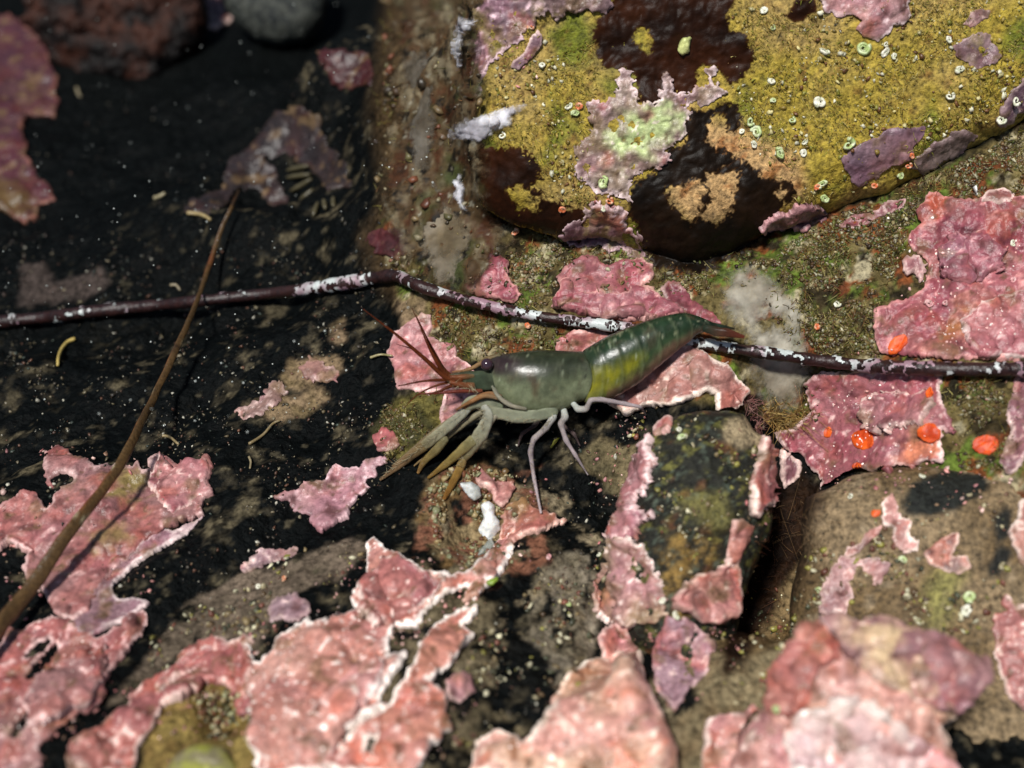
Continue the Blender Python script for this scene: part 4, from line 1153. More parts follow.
# ------------------------------------------------------------------ coiled tube worms
def coil_mesh(turns=4.6, wob=0.0, ph=0.0):
    a = np.linspace(0, turns * np.pi, 46)
    r = (0.016 + 0.055 * (a / a[-1]) ** 1.1) * (1 + wob * np.sin(2 * a + ph) + 0.6 * wob * np.sin(5 * a + 2 * ph))
    P = np.stack([r * np.cos(a), r * np.sin(a), 0.012 + 0.010 * (1 - a / a[-1])], 1)
    R = 0.009 + 0.021 * a / a[-1]
    V, Q, T0, T1, c = tube(None, P, R, None, np.array([1.0, 1, 1]), sides=8, flat=((0, 0, 1), 0.9))
    k = np.concatenate([np.repeat(np.linspace(0, 1, 46), 8), [0, 1]])
    return V, Q, T0, T1, k


CCOL = {'w': ((226, 222, 204), (186, 190, 160)), 'g': ((160, 178, 112), (206, 212, 176)), 'o': ((206, 104, 58), (206, 176, 146)), 'p': ((196, 140, 140), (210, 180, 176))}
CME = {}
for k_, (c1, c2) in CCOL.items():
    for vi, (tn_, wb_, ph_) in enumerate(((4.6, 0.05, 0.3), (3.3, 0.12, 1.4), (2.3, 0.10, 2.2), (4.0, 0.16, 3.0))):
        CV, CQ, CT0, CT1, CK = coil_mesh(tn_, wb_, ph_)
        cc = mixc(np.tile(alb(*c1), (len(CV), 1)), alb(*c2), sstep(-0.3, 0.4, fbm(CV, 16, 3, 30 + vi)))
        cc = mixc(cc, alb(96, 84, 50), sstep(0.15, 0.5, fbm(CV, 22, 3, 50 + vi)) * 0.8)
        o_ = make('tube_worm', CV, [CQ, np.concatenate([CT0, CT1])], M_SHELL, cc)
        CME[k_, vi] = o_.data
        bpy.data.objects.remove(o_)

WORMS = [('A4', 135, 38, 35, 'w', 'white coil high on the boulder right of the top dark blotch'), ('A4', 135, 88, 22, 'o', ''), ('A4', 165, 95, 26, 'g', 'green speck of a coil right of the top dark blotch'), ('A4', 340, 178, 40, 'w', 'white coiled tube worm under the round-lobed pink crust, left one'),
         ('A4', 475, 165, 62, 'g', 'large green-ringed tube worm touching the round-lobed pink crust'), ('A4', 545, 178, 40, 'w', 'largest white coil of the trio under the round-lobed pink crust'), ('A4', 552, 150, 26, 'w', 'uppermost white coil of the trio under the round-lobed pink crust'), ('A4', 580, 192, 28, 'w', 'lowest white coil of the trio under the round-lobed pink crust'),
         ('A4', 250, 258, 18, 'w', ''), ('A4', 165, 280, 32, 'w', 'lone white coil between the top dark blotch and mid boulder'), ('A4', 378, 270, 16, 'w', ''), ('A4', 168, 345, 26, 'g', 'tiny green coil above the green pair by the jagged dark blotch'), ('A4', 325, 352, 56, 'w', 'large white tube worm with a rusty upper edge in mid boulder'),
         ('A4', 310, 335, 22, 'o', ''), ('A4', 90, 412, 48, 'g', 'upper green coil of the pair beside the jagged dark blotch'), ('A4', 112, 452, 50, 'g', 'lower green coil of the pair beside the jagged dark blotch'),
         ('A4', 60, 452, 30, 'w', 'white coil left of the green pair by the jagged dark blotch'), ('A4', 102, 492, 32, 'w', 'white coil below the green pair by the jagged dark blotch'), ('A4', 230, 415, 32, 'g', 'green coil on a rusty stain in mid boulder'), ('A4', 275, 485, 34, 'w', 'upper white coil of the two in tan mid boulder'), ('A4', 268, 524, 38, 'w', 'lower white coil of the two in tan mid boulder'),
         ('A4', 186, 525, 54, 'g', 'green coil above the right arm of the jagged dark blotch'), ('A4', 420, 495, 68, 'g', 'largest green coil, at the left end of the dull purple patch'),
         ('A4', 340, 630, 52, 'g', 'green coil beside an orange one near the boulder foot'), ('A4', 315, 638, 30, 'o', 'orange coil beside a green one near the boulder foot'), ('A4', 340, 675, 36, 'g', 'lowest green coil near the boulder foot by the plum crust'), ('A4', 770, 328, 46, 'w', 'white oval coil high on the right of the boulder'),
         ('A4', 805, 238, 42, 'w', 'white coil at the lower end of the faint grainy purple patch'), ('A4', 758, 255, 22, 'g', ''), ('A4', 765, 135, 28, 'w', 'white coil at the upper end of the faint grainy purple patch'), ('A4', 995, 345, 40, 'w', 'white coil at the right end of the boulder lip'),
         ('A4', 945, 410, 38, 'w', 'white coil on the boulder lip nearest the dark overhang'), ('A4', 512, 632, 28, 'o', 'orange coil under the left end of the dull purple patch'), ('A4', 545, 568, 22, 'g', ''), ('A4', 625, 562, 32, 'o', 'larger orange coil between the dull purple patch and streak'), ('A4', 660, 590, 24, 'o', ''),
         ('A4', 600, 600, 36, 'g', 'green coil below the orange ones on the boulder lip'), ('A4', 640, 528, 26, 'o', 'upper orange coil between the dull purple patch and streak'), ('A4', 585, 282, 18, 'w', ''),
         ('A3', 300, 365, 40, 'w', 'white coil of the trio left of the mint crust'), ('A3', 342, 362, 36, 'o', 'orange coil of the trio left of the mint crust'), ('A3', 325, 388, 40, 'g', 'green coil of the trio left of the mint crust'),
         ('A3', 310, 325, 22, 'w', ''), ('A3', 285, 300, 18, 'w', ''), ('A3', 212, 225, 28, 'w', 'white coil on yellow rock right of the mottled lilac crust'), ('A3', 230, 262, 20, 'w', ''), ('A3', 240, 155, 18, 'w', ''), ('A3', 175, 95, 30, 'o', 'orange coil on the mottled lilac crust at the top edge'),
         ('A3', 127, 328, 22, 'w', ''), ('A3', 95, 315, 20, 'o', ''), ('A3', 75, 465, 42, 'w', 'white coil below the thick sponge finger'), ('A3', 150, 492, 24, 'w', ''), ('A3', 220, 560, 18, 'w', ''),
         ('A3', 425, 620, 56, 'g', 'grey-green coil at the lower end of the mint crust'), ('A3', 435, 685, 44, 'o', 'orange coil just below the mint crust'), ('A3', 422, 712, 30, 'w', 'white coil just under the orange coil of the mint crust'), ('A3', 280, 712, 36, 'o', 'orange coil on the lower left dark patch'),
         ('A3', 265, 695, 22, 'w', ''), ('A3', 970, 38, 34, 'w', 'white coil at the very top right of the top dark blotch'), ('A3', 995, 85, 24, 'g', ''), ('A3', 995, 282, 28, 'w', 'white coil just right of the lower lobe of the top dark blotch'), ('A3', 725, 675, 22, 'w', ''), ('A3', 655, 148, 24, 'o', ''),
         ('B4', 388, 390, 32, 'w', 'white coil on brown turf right of the grey sponge film'), ('B4', 322, 468, 32, 'o', 'orange coil on brown turf above the stalk'), ('B4', 322, 392, 24, 'w', ''), ('B4', 515, 270, 22, 'o', ''),
         ('B4', 985, 180, 32, 'w', 'white coil on the largest pink plate'), ('B4', 988, 308, 30, 'p', 'pink coil on the right part of the largest pink plate'), ('B4', 700, 390, 40, 'p', 'pink coil on the lower left of the largest pink plate'), ('B4', 755, 390, 30, 'p', 'smaller pink coil right of the other on the largest pink plate'),
         ('B2', 938, 145, 40, 'o', 'orange coil above the rose fan-shaped plate'), ('B2', 905, 130, 24, 'w', ''), ('B2', 985, 465, 32, 'o', 'orange coil between the stalk and the shrimp head'),
         ('D1', 975, 128, 34, 'o', 'orange coil on the small mauve crust on grey rock'), ('D1', 852, 115, 22, 'w', ''), ('D1', 880, 150, 26, 'w', 'white coil on grey rock near the small mauve crust'), ('C3', 235, 605, 32, 'p', 'pink coil at the edge of the grey rock below the long leg'),
         ('C4', 430, 400, 28, 'w', 'white coil just under the tip of the wide pink plate'), ('C4', 672, 330, 26, 'w', 'white coil on the brown boulder right below the wide pink plate'), ('D4', 840, 185, 48, 'g', 'upper of two pale green coils on the brown boulder'), ('D4', 828, 230, 46, 'w', 'lower of two pale green coils on the brown boulder'),
         ('C4', 325, 718, 32, 'g', 'green coil at the dark gap edge of the brown boulder'), ('D4', 612, 60, 34, 'g', 'green coil below the forked crust'), ('D4', 178, 568, 40, 'g', 'yellow-green coil above the bottom edge salmon crust'),
         ('D2', 868, 205, 24, 'w', ''), ('C3', 408, 602, 26, 'w', 'white coil at the left foot of the upright stone'), ('D3', 668, 245, 38, 'w', 'white coil between the upright stone foot and its crumpled tip'), ('D3', 625, 198, 34, 'w', 'white coil on the knobbly foot of the upright stone'),
         ('D3', 300, 210, 26, 'g', 'green coil on grey rock left of the upright stone foot'), ('C3', 680, 172, 30, 'w', 'white coil at the top of the upright stone'), ('C3', 690, 198, 36, 'g', 'yellowish coil at the top of the upright stone'), ('C1', 475, 218, 18, 'w', '')]
Pw, Nw = cast([ORG[a[0]][0] + a[1] * 300 / 1024 for a in WORMS], [ORG[a[0]][1] + a[2] * 300 / 1024 for a in WORMS])
DEFL = {'w': 'small white coiled tube worm shell stuck to the rock', 'g': 'small greenish coiled tube worm shell stuck to the rock', 'o': 'small orange coiled tube worm shell stuck to the rock', 'p': 'small pinkish coiled tube worm shell on pink crust'}
for wi, (a, P, N) in enumerate(zip(WORMS, Pw, Nw)):
    if np.isnan(P[0]) or (not a[5] and a[3] < 25):
        continue
    o = bpy.data.objects.new('tube_worm', CME[a[4], (wi * 7) % 4])
    C.objects.link(o)
    nv = Vector(N) * 0.7 + Vector((random.uniform(-.35, .35), random.uniform(-.5, 0), random.uniform(.1, .7)))
    nv.normalize()
    q_ = nv.to_track_quat('Z', 'Y')
    o.rotation_mode = 'QUATERNION'
    from mathutils import Quaternion
    o.rotation_quaternion = q_ @ Quaternion((0, 0, 1), random.uniform(0, 6.28))
    dist = np.linalg.norm(P - CAM)
    s_ = a[3] * 300 / 1024 * dist * PXC / 0.175
    s_ *= 0.9
    o.scale = (s_ * random.uniform(0.8, 1.0), s_ * random.uniform(0.6, 1), s_ * random.uniform(0.8, 1.5))
    onplate = a[0] in ('B4', 'D4', 'D3', 'D1', 'C4')
    o.location = Vector(P) + nv * random.uniform(-0.005, 0.03)
    o['label'] = a[5] or DEFL[a[4]]
    o['category'] = 'tube worm'
    o['group'] = 'coiled tube worms on the rocks'

# ------------------------------------------------------------------ dark stalk and brown blade
stalk_px = [(-40, 326), (0, 322), (50, 317), (100, 311), (200, 301), (300, 290), (345, 283), (375, 278), (395, 276), (408, 281), (430, 290), (465, 300), (520, 313), (565, 320), (620, 327), (660, 334), (700, 343), (750, 351), (850, 364), (940, 369), (1024, 369), (1070, 369)]
NS = 1500
Ps, ps, ts = on_rock(stalk_px, NS, 0.0, 28)
rpx = 0.88 * np.interp(ps[:, 0], [-40, 0, 250, 370, 400, 450, 560, 700, 900, 1070], [6.8, 6.8, 6.2, 7, 6.4, 5.6, 6, 6.0, 7.2, 8.4])
Rs = rpx * ts * PXC
dd_ = Ps - CAM
dd_ /= np.linalg.norm(dd_, axis=1, keepdims=True)
Ps = Ps - dd_ * (Rs * 1.05 + 0.03)[:, None]
Rs = Rs * (1 + 0.22 * fbm(np.stack([ps[:, 0], ps[:, 1], ps[:, 0] * 0], 1), 0.04, 4, 77, 0.6))
SD = 36
Vt, Qt, T0_, T1_, _c0 = tube(None, Ps, Rs, None, np.array([1.0, 1, 1]), sides=SD)
spx = np.concatenate([np.repeat(ps[:, 0], SD), [ps[0, 0], ps[-1, 0]]])
nzz = 0.7 * fbm(Vt, 5.5, 4, 301, 0.7) + 0.5 * fbm(Vt, 12, 2, 303) + 0.25 * fbm(Vt, 1.2, 2, 305)
dens = np.interp(spx, [-40, 20, 90, 130, 170, 200, 295, 300, 372, 378, 398, 402, 470, 520, 640, 700, 760, 850, 960, 1070],
                 [.40, .34, .22, .18, .22, .34, .3, -.08, -.08, .45, .45, .0, .02, -.02, .02, .0, .10, .12, .14, .26])
upn = np.zeros(len(Vt))
upn[:-2] = ((Vt[:-2] - np.repeat(Ps, SD, 0)) @ np.array([0.2, 0.3, 0.9])) / np.repeat(Rs, SD)
wm = sstep(0.0, 0.05, nzz - dens + 0.12 * upn)
Vn = Vt.copy()
Vn[:-2] += (Vt[:-2] - np.repeat(Ps, SD, 0)) * (0.07 * wm[:-2] + 0.05 * nzz[:-2])[:, None]
scol = mixc(np.tile(alb(44, 24, 22), (len(Vt), 1)), alb(28, 15, 15), sstep(-.3, .3, nzz))
wc = mixc(np.tile(alb(184, 190, 187), (len(Vt), 1)), alb(142, 112, 122), sstep(-0.25, 0.2, fbm(Vt, 2.0, 3, 311)))
so_ = empty('dark_seaweed', Ps[NS // 2], label='long dark brown seaweed stalk with white blotches lying right across under the shrimp', category='seaweed')
org = np.array(so_.location)
make('stalk', Vn - org, [Qt, np.concatenate([T0_, T1_])], M_STALK, scol, so_)
qm = wm[Qt].min(1) > 0.5
Qw = Qt[qm]
uu = np.unique(Qw)
mp = np.zeros(len(Vn), int)
mp[uu] = np.arange(len(uu))
Vw = Vn.copy()
Vw[:-2] += (Vt[:-2] - np.repeat(Ps, SD, 0)) * 0.05
wo = make('white_crust', Vw[uu] - org, [mp[Qw]], M_SHELL, wc[uu], so_, label='white blotchy crust along the stalk', kind='stuff')

blade_px = [(-30, 668), (-5, 632), (30, 588), (80, 520), (120, 462), (150, 405), (178, 345), (200, 290), (220, 235), (234, 205), (240, 190)]
NB = 120
Pb, pb, tb = on_rock(blade_px, NB, 0.0, 10)
lift = np.interp(np.linspace(0, 1, NB), [0, 0.2, 0.6, 0.9, 1], [0.26, 0.2, 0.2, 0.2, 0.05])
db = Pb - CAM
db /= np.linalg.norm(db, axis=1, keepdims=True)
Pb = Pb - db * lift[:, None]
_kb = np.stack([pb[:, 0], pb[:, 1], pb[:, 0] * 0], 1)
Pb = Pb + RGT * (0.05 * fbm(_kb, 0.012, 3, 91) + 0.012 * fbm(_kb, 0.06, 2, 92))[:, None]
rb = (1 + 0.14 * fbm(_kb, 0.03, 3, 93)) * 0.86 * np.interp(pb[:, 1], [190, 210, 300, 400, 500, 600, 670], [1.5, 2.0, 2.9, 4.4, 6.2, 8.8, 10.5]) * tb * PXC


def blade_col(V, k):
    a = fbm(V, 1.0, 3, 320)
    c = mixc(np.tile(alb(98, 54, 28), (len(V), 1)), alb(78, 58, 32), sstep(-0.2, 0.4, a + 0.5 * np.sin(np.concatenate([np.tile(np.linspace(0, 2 * np.pi, 16, endpoint=False), len(V) // 16), [0, 0]]))))
    c = mixc(c, alb(150, 140, 110), sstep(0.42, 0.6, fbm(V, 6, 3, 323)))
    c = mixc(c, alb(40, 26, 16), sstep(0.2, 0.6, fbm(V, 2.5, 3, 324)) * 0.7)
    return c * (1 + 0.35 * fbm(V, 5, 3, 321))[:, None]


tube('brown_seaweed', Pb, rb, M_STALK, blade_col, sides=16, flat=((0.35, -0.75, 0.6), 0.38), label='narrow brown seaweed blade slanting across the left side above the rocks', category='seaweed')

# ------------------------------------------------------------------ the shrimp
SU = np.array([0, 0.70, 0.714])
SU = SU / np.linalg.norm(SU)
SN = np.array([0, -SU[2], SU[1]])
_P, _N = cast([560.], [425.])
SP0 = _P[0] + SN * 0.42 + SU * 0.05
root = empty('shrimp', SP0, label='translucent olive green shrimp with reddish antennae standing on the rocks at the centre', category='shrimp')


def sp_at(u, v, wv=0.0):
    return at_plane(np.asarray(u, float), np.asarray(v, float), SP0 + SN * wv, SN)


def sp_path(path):
    p = np.array(path, float)
    return np.array([at_plane(a[0], a[1], SP0 + SN * a[2], SN) for a in p])


ST = np.array([  # top x,y   bottom x,y   width factor
    (484, 363, 486, 371, .5), (489, 359, 491, 382, .6), (499, 355.5, 498, 395, .68), (514, 352.5, 511, 408, .72), (532, 350.5, 530, 413.5, .74), (550, 350, 551, 414, .74),
    (566, 350.8, 568, 409, .74), (580, 351.5, 580, 401, .76), (586, 348.5, 588, 404, .74), (597, 342, 604, 401, .74), (610, 335, 620, 394.5, .74), (625, 328.5, 636, 385, .74),
    (640, 323, 651, 373, .76), (655, 318, 665, 361, .78), (670, 314.5, 678, 350, .8), (685, 313, 690, 341, .85), (698, 316, 697, 334.5, .9), (710, 321, 708, 331.5, 1.0), (718, 324.8, 716.5, 330, 1.0)])
NB_ = 150
Sx = spline(ST, NB_)
par = np.linspace(0, len(ST) - 1, NB_)
topP = sp_at(Sx[:, 0], Sx[:, 1])
botP = sp_at(Sx[:, 2], Sx[:, 3])
mid = (topP + botP) / 2
hv = (topP - botP) / 2
hh = np.linalg.norm(hv, axis=1)
# shell overlaps: carapace rear margin, then six abdominal rings
scale = np.ones(NB_)
scale += 0.035 * sstep(6.2, 7.15, par) * (par < 7.2)
scale -= 0.05 * np.exp(-((par - 7.35) / 0.14) ** 2)
for b_ in (8.9, 10.2, 11.5, 12.8, 14.1, 15.3):
    scale += 0.012 * np.exp(-((par - b_ + 0.12) / 0.14) ** 2) - 0.022 * np.exp(-((par - b_ - 0.1) / 0.09) ** 2)
SD2 = 40
th = np.linspace(0, 2 * np.pi, SD2, endpoint=False)
axis_d = np.gradient(mid, axis=0)
axis_d /= np.linalg.norm(axis_d, axis=1, keepdims=True)
bul = np.interp(par, [0, 6, 7.2, 7.35, 8.2, 16, 18], [0, 0.03, 0.16, 0.13, 0.07, 0.03, 0]) * np.clip(hh / 0.4, 0, 1)
ct, st_ = np.cos(th), np.sin(th)
# section: rounded back, side walls hanging nearly straight, narrower below
wid = hh[:, None] * Sx[:, 4:5] * (np.abs(st_)[None] ** 0.85) * np.sign(st_)[None] * (1 + 0.10 * -ct[None] * (ct[None] < 0))
sc2 = 1 + (scale[:, None] - 1) * (0.35 + 0.65 * (1 - ct[None]) / 2)
BV = mid[:, None] + hv[:, None] * ct[None, :, None] * sc2[:, :, None] + SN * (wid * sc2)[..., None] + axis_d[:, None] * (bul[:, None] * (1 - ct ** 2)[None])[..., None]
BV = BV.reshape(-1, 3)
BV = BV + (BV - np.repeat(mid, SD2, 0)) * (0.018 * fbm(BV, 3.5, 3, 409))[:, None]
i, j = np.meshgrid(np.arange(NB_ - 1), np.arange(SD2), indexing='ij')
BQ = np.stack([i * SD2 + j, (i + 1) * SD2 + j, (i + 1) * SD2 + (j + 1) % SD2, i * SD2 + (j + 1) % SD2], -1).reshape(-1, 4)
BV = np.concatenate([BV, mid[:1], mid[-1:]])
jj = np.arange(SD2)
BT = np.concatenate([np.stack([np.full(SD2, NB_ * SD2), jj, (jj + 1) % SD2], 1), np.stack([np.full(SD2, NB_ * SD2 + 1), (NB_ - 1) * SD2 + (jj + 1) % SD2, (NB_ - 1) * SD2 + jj], 1)])
ub, vb = to_px(BV)
hgt = np.concatenate([np.tile(ct, NB_), [0, 0]])
pk = np.concatenate([np.repeat(par, SD2), [0, 18]])
a1 = fbm(BV, 2.2, 4, 401)
a2 = fbm(BV, 7, 3, 402)
bc = mixc(np.tile(alb(106, 112, 86), (len(BV), 1)), alb(44, 50, 36), sstep(-0.5, 0.7, hgt + 0.4 * a1))
abd = mixc(np.tile(alb(66, 82, 50), (len(BV), 1)), alb(32, 50, 32), sstep(-0.8, 0.4, hgt + 0.4 * a1))
bc = mixc(bc, abd, sstep(6.9, 9.5, pk + 0.8 * hgt + 0.6 * a1))
bc = mixc(bc, alb(22, 36, 26), sstep(13.5, 17, pk))
bc = mixc(bc, alb(50, 36, 40), sstep(26, 4, np.hypot(ub - 505, (vb - 364) * 1.5) + 10 * a1) * 0.9)
bc = mixc(bc, alb(74, 58, 40), sstep(10, 3, np.hypot((ub - 533) * 1.4 - (vb - 380) * .3, (vb - 382) * 0.6) + 6 * a2) * 0.7)
yel = T('B3', '335,735 345,660 365,634 430,608 490,585 530,572 548,572 545,600 515,635 480,662 440,690 400,715')
bc = mixc(bc, alb(124, 120, 22), sstep(-9, 12, sdf(yel, ub, vb) + 7 * a1 + 5 * a2) * (pk > 7.2) * 0.92)
ven = sstep(4, -6, sdf(T('P', '480,300 740,300 740,330 700,334 668,350 648,372 622,388 600,396 480,430'), ub, vb) - 5 + 4 * a2) * (pk > 9)
bc = mixc(bc, alb(104, 74, 62), ven * 0.8)
sp_ = sstep(0.5, 0.62, a2)
bc = mixc(bc, alb(140, 140, 110), sp_ * 0.5)
a3 = fbm(BV, 4.0, 4, 405, 0.65)
bc = mixc(bc, alb(70, 58, 44), sstep(0.25, 0.65, a3) * 0.45)
bc = mixc(bc, alb(150, 158, 132), sstep(0.45, 0.6, fbm(BV, 13, 2, 406)) * 0.5)
for b_ in (8.9, 10.2, 11.5, 12.8, 14.1, 15.3):
    bc = mixc(bc, alb(96, 104, 74), np.exp(-((pk - b_ + 0.16 + 0.25 * hgt ** 2) / 0.09) ** 2) * 0.35)
    bc = mixc(bc, alb(24, 30, 20), np.exp(-((pk - b_ - 0.02 + 0.25 * hgt ** 2) / 0.07) ** 2) * 0.28)
hook = np.hypot((ub - 584) * 1.2, (vb - 377) * 1.0)
bc = mixc(bc, alb(34, 36, 30), sstep(5, 2, hook + 2 * a2) * 0.8)
mot = fbm(BV, 9, 4, 411, 0.7)
bc = mixc(bc, alb(30, 34, 24), sstep(0.22, 0.6, mot) * 0.18)
bc = mixc(bc, alb(150, 152, 124), sstep(0.3, 0.6, -mot) * 0.10)
bc = bc * (0.92 + 0.16 * a2 + 0.12 * a3)[:, None]
loc_ = np.array(root.location)
make('body', BV - loc_, [BQ[:, ::-1], BT[:, ::-1]], M_SHRIMP, bc, root)


def part(name, path, radii, col, n=26, sides=10, mat=None, flat=None, parent=None, nz=0.22, ground=True):
    """a limb through (px, py, height towards the viewer) points; radii in pixels"""
    P = spline(sp_path(path), n)
    if name == 'walking_leg':
        Q_ = sp_path(path)
        tq = np.linspace(0, len(Q_) - 1, n)
        P = 0.35 * P + 0.65 * np.stack([np.interp(tq, np.arange(len(Q_)), Q_[:, k_]) for k_ in range(3)], 1)
    if ground:
        pu, pv = to_px(P)
        H_, _ = cast(pu, pv)
        t1 = np.linalg.norm(P - CAM, axis=1)
        t2 = np.linalg.norm(H_ - CAM, axis=1)
        t2 = np.where(np.isnan(t2), 1e3, t2) - 0.05
        P = CAM + (P - CAM) * (np.minimum(t1, t2) / t1)[:, None]
    r = np.interp(np.linspace(0, 1, n), np.linspace(0, 1, len(radii)), radii) * 17.6 * PXC
    if name != 'antenna':
        r = r * (1 + 0.2 * fbm(P, 6, 2, len(bpy.data.objects)))
    if name == 'walking_leg':
        r = r * 0.72
        for j_ in path[1:-1]:
            r = r * (1 + 0.22 * np.exp(-(np.linalg.norm(P - sp_at(j_[0], j_[1], j_[2]), axis=1) / 0.05) ** 2))
    if isinstance(col, list):
        cs = np.array([alb(*c) for c in col])

        def cf(V, k):
            x_ = k * (len(cs) - 1)
            i_ = np.minimum(x_.astype(int), len(cs) - 2)
            f_ = (x_ - i_)[:, None]
            an = np.concatenate([np.tile(np.linspace(0, 2 * np.pi, sides, endpoint=False), (len(V) - 2) // sides), [0, 0]])
            return (cs[i_] * (1 - f_) + cs[i_ + 1] * f_) * ((1 + nz * fbm(V, 7, 3, 5)) * (1 + 0.3 * np.cos(2 * an + 0.6) * (name[:4] == 'claw')))[:, None]  # claws: pale streaks by angle are painted ridge highlights
    else:
        def cf(V, k):
            return alb(*col) * (1 + nz * fbm(V, 7, 3, 5))[:, None]
    V, Q, T0, T1, c = tube(None, P, r, None, cf, sides=sides, flat=(SN, flat) if flat else (SN, 1.0))
    return make(name, V - loc_ if parent is None or parent is root else V - loc_, [Q, np.concatenate([T0, T1])], mat or M_LIMB, c, parent or root)


def foot(u, v):
    P, N = cast([u], [v])
    d = ((P[0] - SP0) @ SN)
    return d + 0.02


# eyes
for wv, nm in ((0.17, 'eye'), (-0.17, 'eye')):
    e = sp_at(487.0, 364.5, wv)
    a = np.linspace(0, np.pi, 12)
    V = []
    for t_ in a:
        for p_ in np.linspace(0, 2 * np.pi, 16, endpoint=False):
            V.append(e + 0.088 * np.array([math.sin(t_) * math.cos(p_), math.sin(t_) * math.sin(p_), math.cos(t_)]))
    V = np.array(V)
    i, j = np.meshgrid(np.arange(11), np.arange(16), indexing='ij')
    make('eye', V - loc_, [np.stack([i * 16 + j, (i + 1) * 16 + j, (i + 1) * 16 + (j + 1) % 16, i * 16 + (j + 1) % 16], -1).reshape(-1, 4)], M_EYE, alb(52, 36, 44), root)
part('rostrum', [(500, 355.5, 0), (488, 359, 0), (470, 369, 0), (452, 372, 0)], [3, 2.6, 1.8, 0.6], [(90, 84, 62), (120, 96, 66), (130, 90, 60)])
for wv in (0.12, -0.12):
    part('antennal_scale', [(498, 381, wv * .7), (482, 381, wv), (466, 380.5, wv), (452, 379, wv), (445, 378, wv)], [8, 10, 9.2, 5.5, 1.5], [(72, 78, 62), (50, 60, 46), (64, 62, 46), (80, 66, 48)], flat=0.25, sides=14, nz=0.5)
# antennae
AR = [(84, 44, 24), (78, 36, 18), (64, 30, 18)]
part('antenna', [(462, 380, .14), (446, 377.5, .16), (424, 358, .24), (398, 336, .30), (380, 322, .34), (363, 309, .36)], [3, 2.6, 2.0, 1.4, 0.9, 0.45], AR, n=40)
part('antenna', [(460, 380, .1), (446, 375, .12), (436, 360, .2), (428, 345, .24), (420, 326, .28), (412, 308, .3)], [3, 2.6, 2.0, 1.2, 0.6, 0.35], AR, n=40)
part('antenna', [(460, 381, -.05), (445, 371, -.05), (434, 352, 0), (427, 338, .04), (416, 315, .06)], [2.4, 2.2, 1.5, .8, .3], AR, n=34)
part('antenna', [(462, 381, .1), (446, 380, .14), (424, 381, .16), (398, 386, .16)], [2.2, 1.8, 1.1, .5], AR, n=30)
part('antenna', [(470, 388, .12), (452, 386, .16), (440, 391, .18), (432, 393, .18)], [1.8, 1.7, 1.3, .5], AR, n=24)
part('antenna', [(482, 391, .14), (462, 391, .18), (444, 392.5, .18), (420, 394, .16)], [2.2, 2.0, 1.5, .5], [(104, 60, 44), (98, 44, 36), (86, 40, 34)], n=24)
part('antenna', [(458, 383, .08), (446, 383, .1), (430, 388, .12), (416, 396, .12), (404, 408, .1)], [1.4, 1.2, .7, .25], AR, n=30)
part('antenna', [(456, 378, .0), (444, 376, .02), (430, 362, .05), (414, 350, .08), (396, 344, .1)], [1.6, 1.4, .8, .25], AR, n=30)
part('antennal_stalk', [(474, 386, .16), (462, 385, .18), (450, 382, .18)], [3.4, 3.2, 2.2], [(96, 70, 48), (110, 66, 42), (92, 50, 30)], nz=0.4)
part('antennal_stalk', [(474, 376, .12), (461, 377, .14), (448, 377.5, .14)], [3.0, 2.8, 2.2], [(84, 72, 50), (104, 66, 42), (92, 50, 30)], nz=0.4)
# mouth legs
BRN = [(128, 104, 78), (138, 96, 64), (120, 80, 52)]
part('mouth_leg', [(500, 398, .2), (490, 395, .26), (478, 398, .3), (464, 408, .32)], [3.4, 3.4, 3, 1.8], BRN)
part('mouth_leg', [(504, 404, .1), (494, 399, .12), (484, 400, .14), (470, 411, .14)], [3, 3, 2.5, 1.4], BRN)
part('mouth_leg', [(512, 406, .32), (500, 398, .36), (494, 388, .34)], [2.2, 2.2, 1.4], [(120, 116, 100), (130, 124, 108), (112, 112, 96)])
part('mouth_leg', [(526, 409, .36), (510, 405, .4), (498, 396, .38), (492, 386, .32)], [1.6, 2.2, 2.0, 1], [(120, 116, 100), (138, 132, 116), (116, 116, 100)])
# claws: arm, palm, two fingers
GRY = [(124, 130, 108), (144, 146, 124), (112, 110, 88)]
PLM = [(150, 150, 138), (140, 138, 116), (122, 110, 76)]
arm = part('claw_arm', [(556, 410, .20), (535, 416, .28), (512, 416, .34), (492, 411, .36), (482, 408, .36)], [5, 6.4, 6.2, 5, 3.8], GRY, n=34, sides=16, flat=0.7)
part('claw_arm', [(500, 410, .18), (488, 403, .22), (474, 402, .26), (464, 408, .28)], [6, 6.5, 6.5, 5], GRY, sides=14, flat=0.7)
fa, fb = foot(432, 480), foot(446, 498)
pm = part('claw', [(484, 406, .40), (488, 416, .42), (482, 432, .40), (472, 446, .34), (464, 458, .26)], [3.2, 5.4, 6.8, 6.6, 3.9], PLM, n=34, sides=16, flat=0.75)
part('claw_finger', [(464, 456, .26), (460, 468, .22), (452, 484, .14), (444, 499, max(fb, .04))], [3.8, 4.4, 3.8, 1.8], [(140, 122, 82), (132, 102, 52), (116, 80, 38)], parent=root)
part('claw_finger', [(474, 440, .38), (462, 450, .34), (446, 464, .24), (428, 478, max(fa, .1))], [6, 5, 3.6, 1.3], [(124, 118, 84), (128, 112, 66), (124, 96, 48)])
fc = foot(384, 476)
part('claw', [(470, 407, .26), (462, 414, .3), (446, 428, .3), (430, 441, .28), (418, 450, .24)], [3.0, 4.8, 5.4, 5.2, 3.4], PLM, n=34, sides=16, flat=0.7)
part('claw_finger', [(424, 446, .26), (410, 457, .2), (396, 468, .14), (380, 480, max(fc, .06))], [5, 4.4, 3.2, 1.2], [(112, 96, 66), (116, 92, 66), (110, 88, 64)])
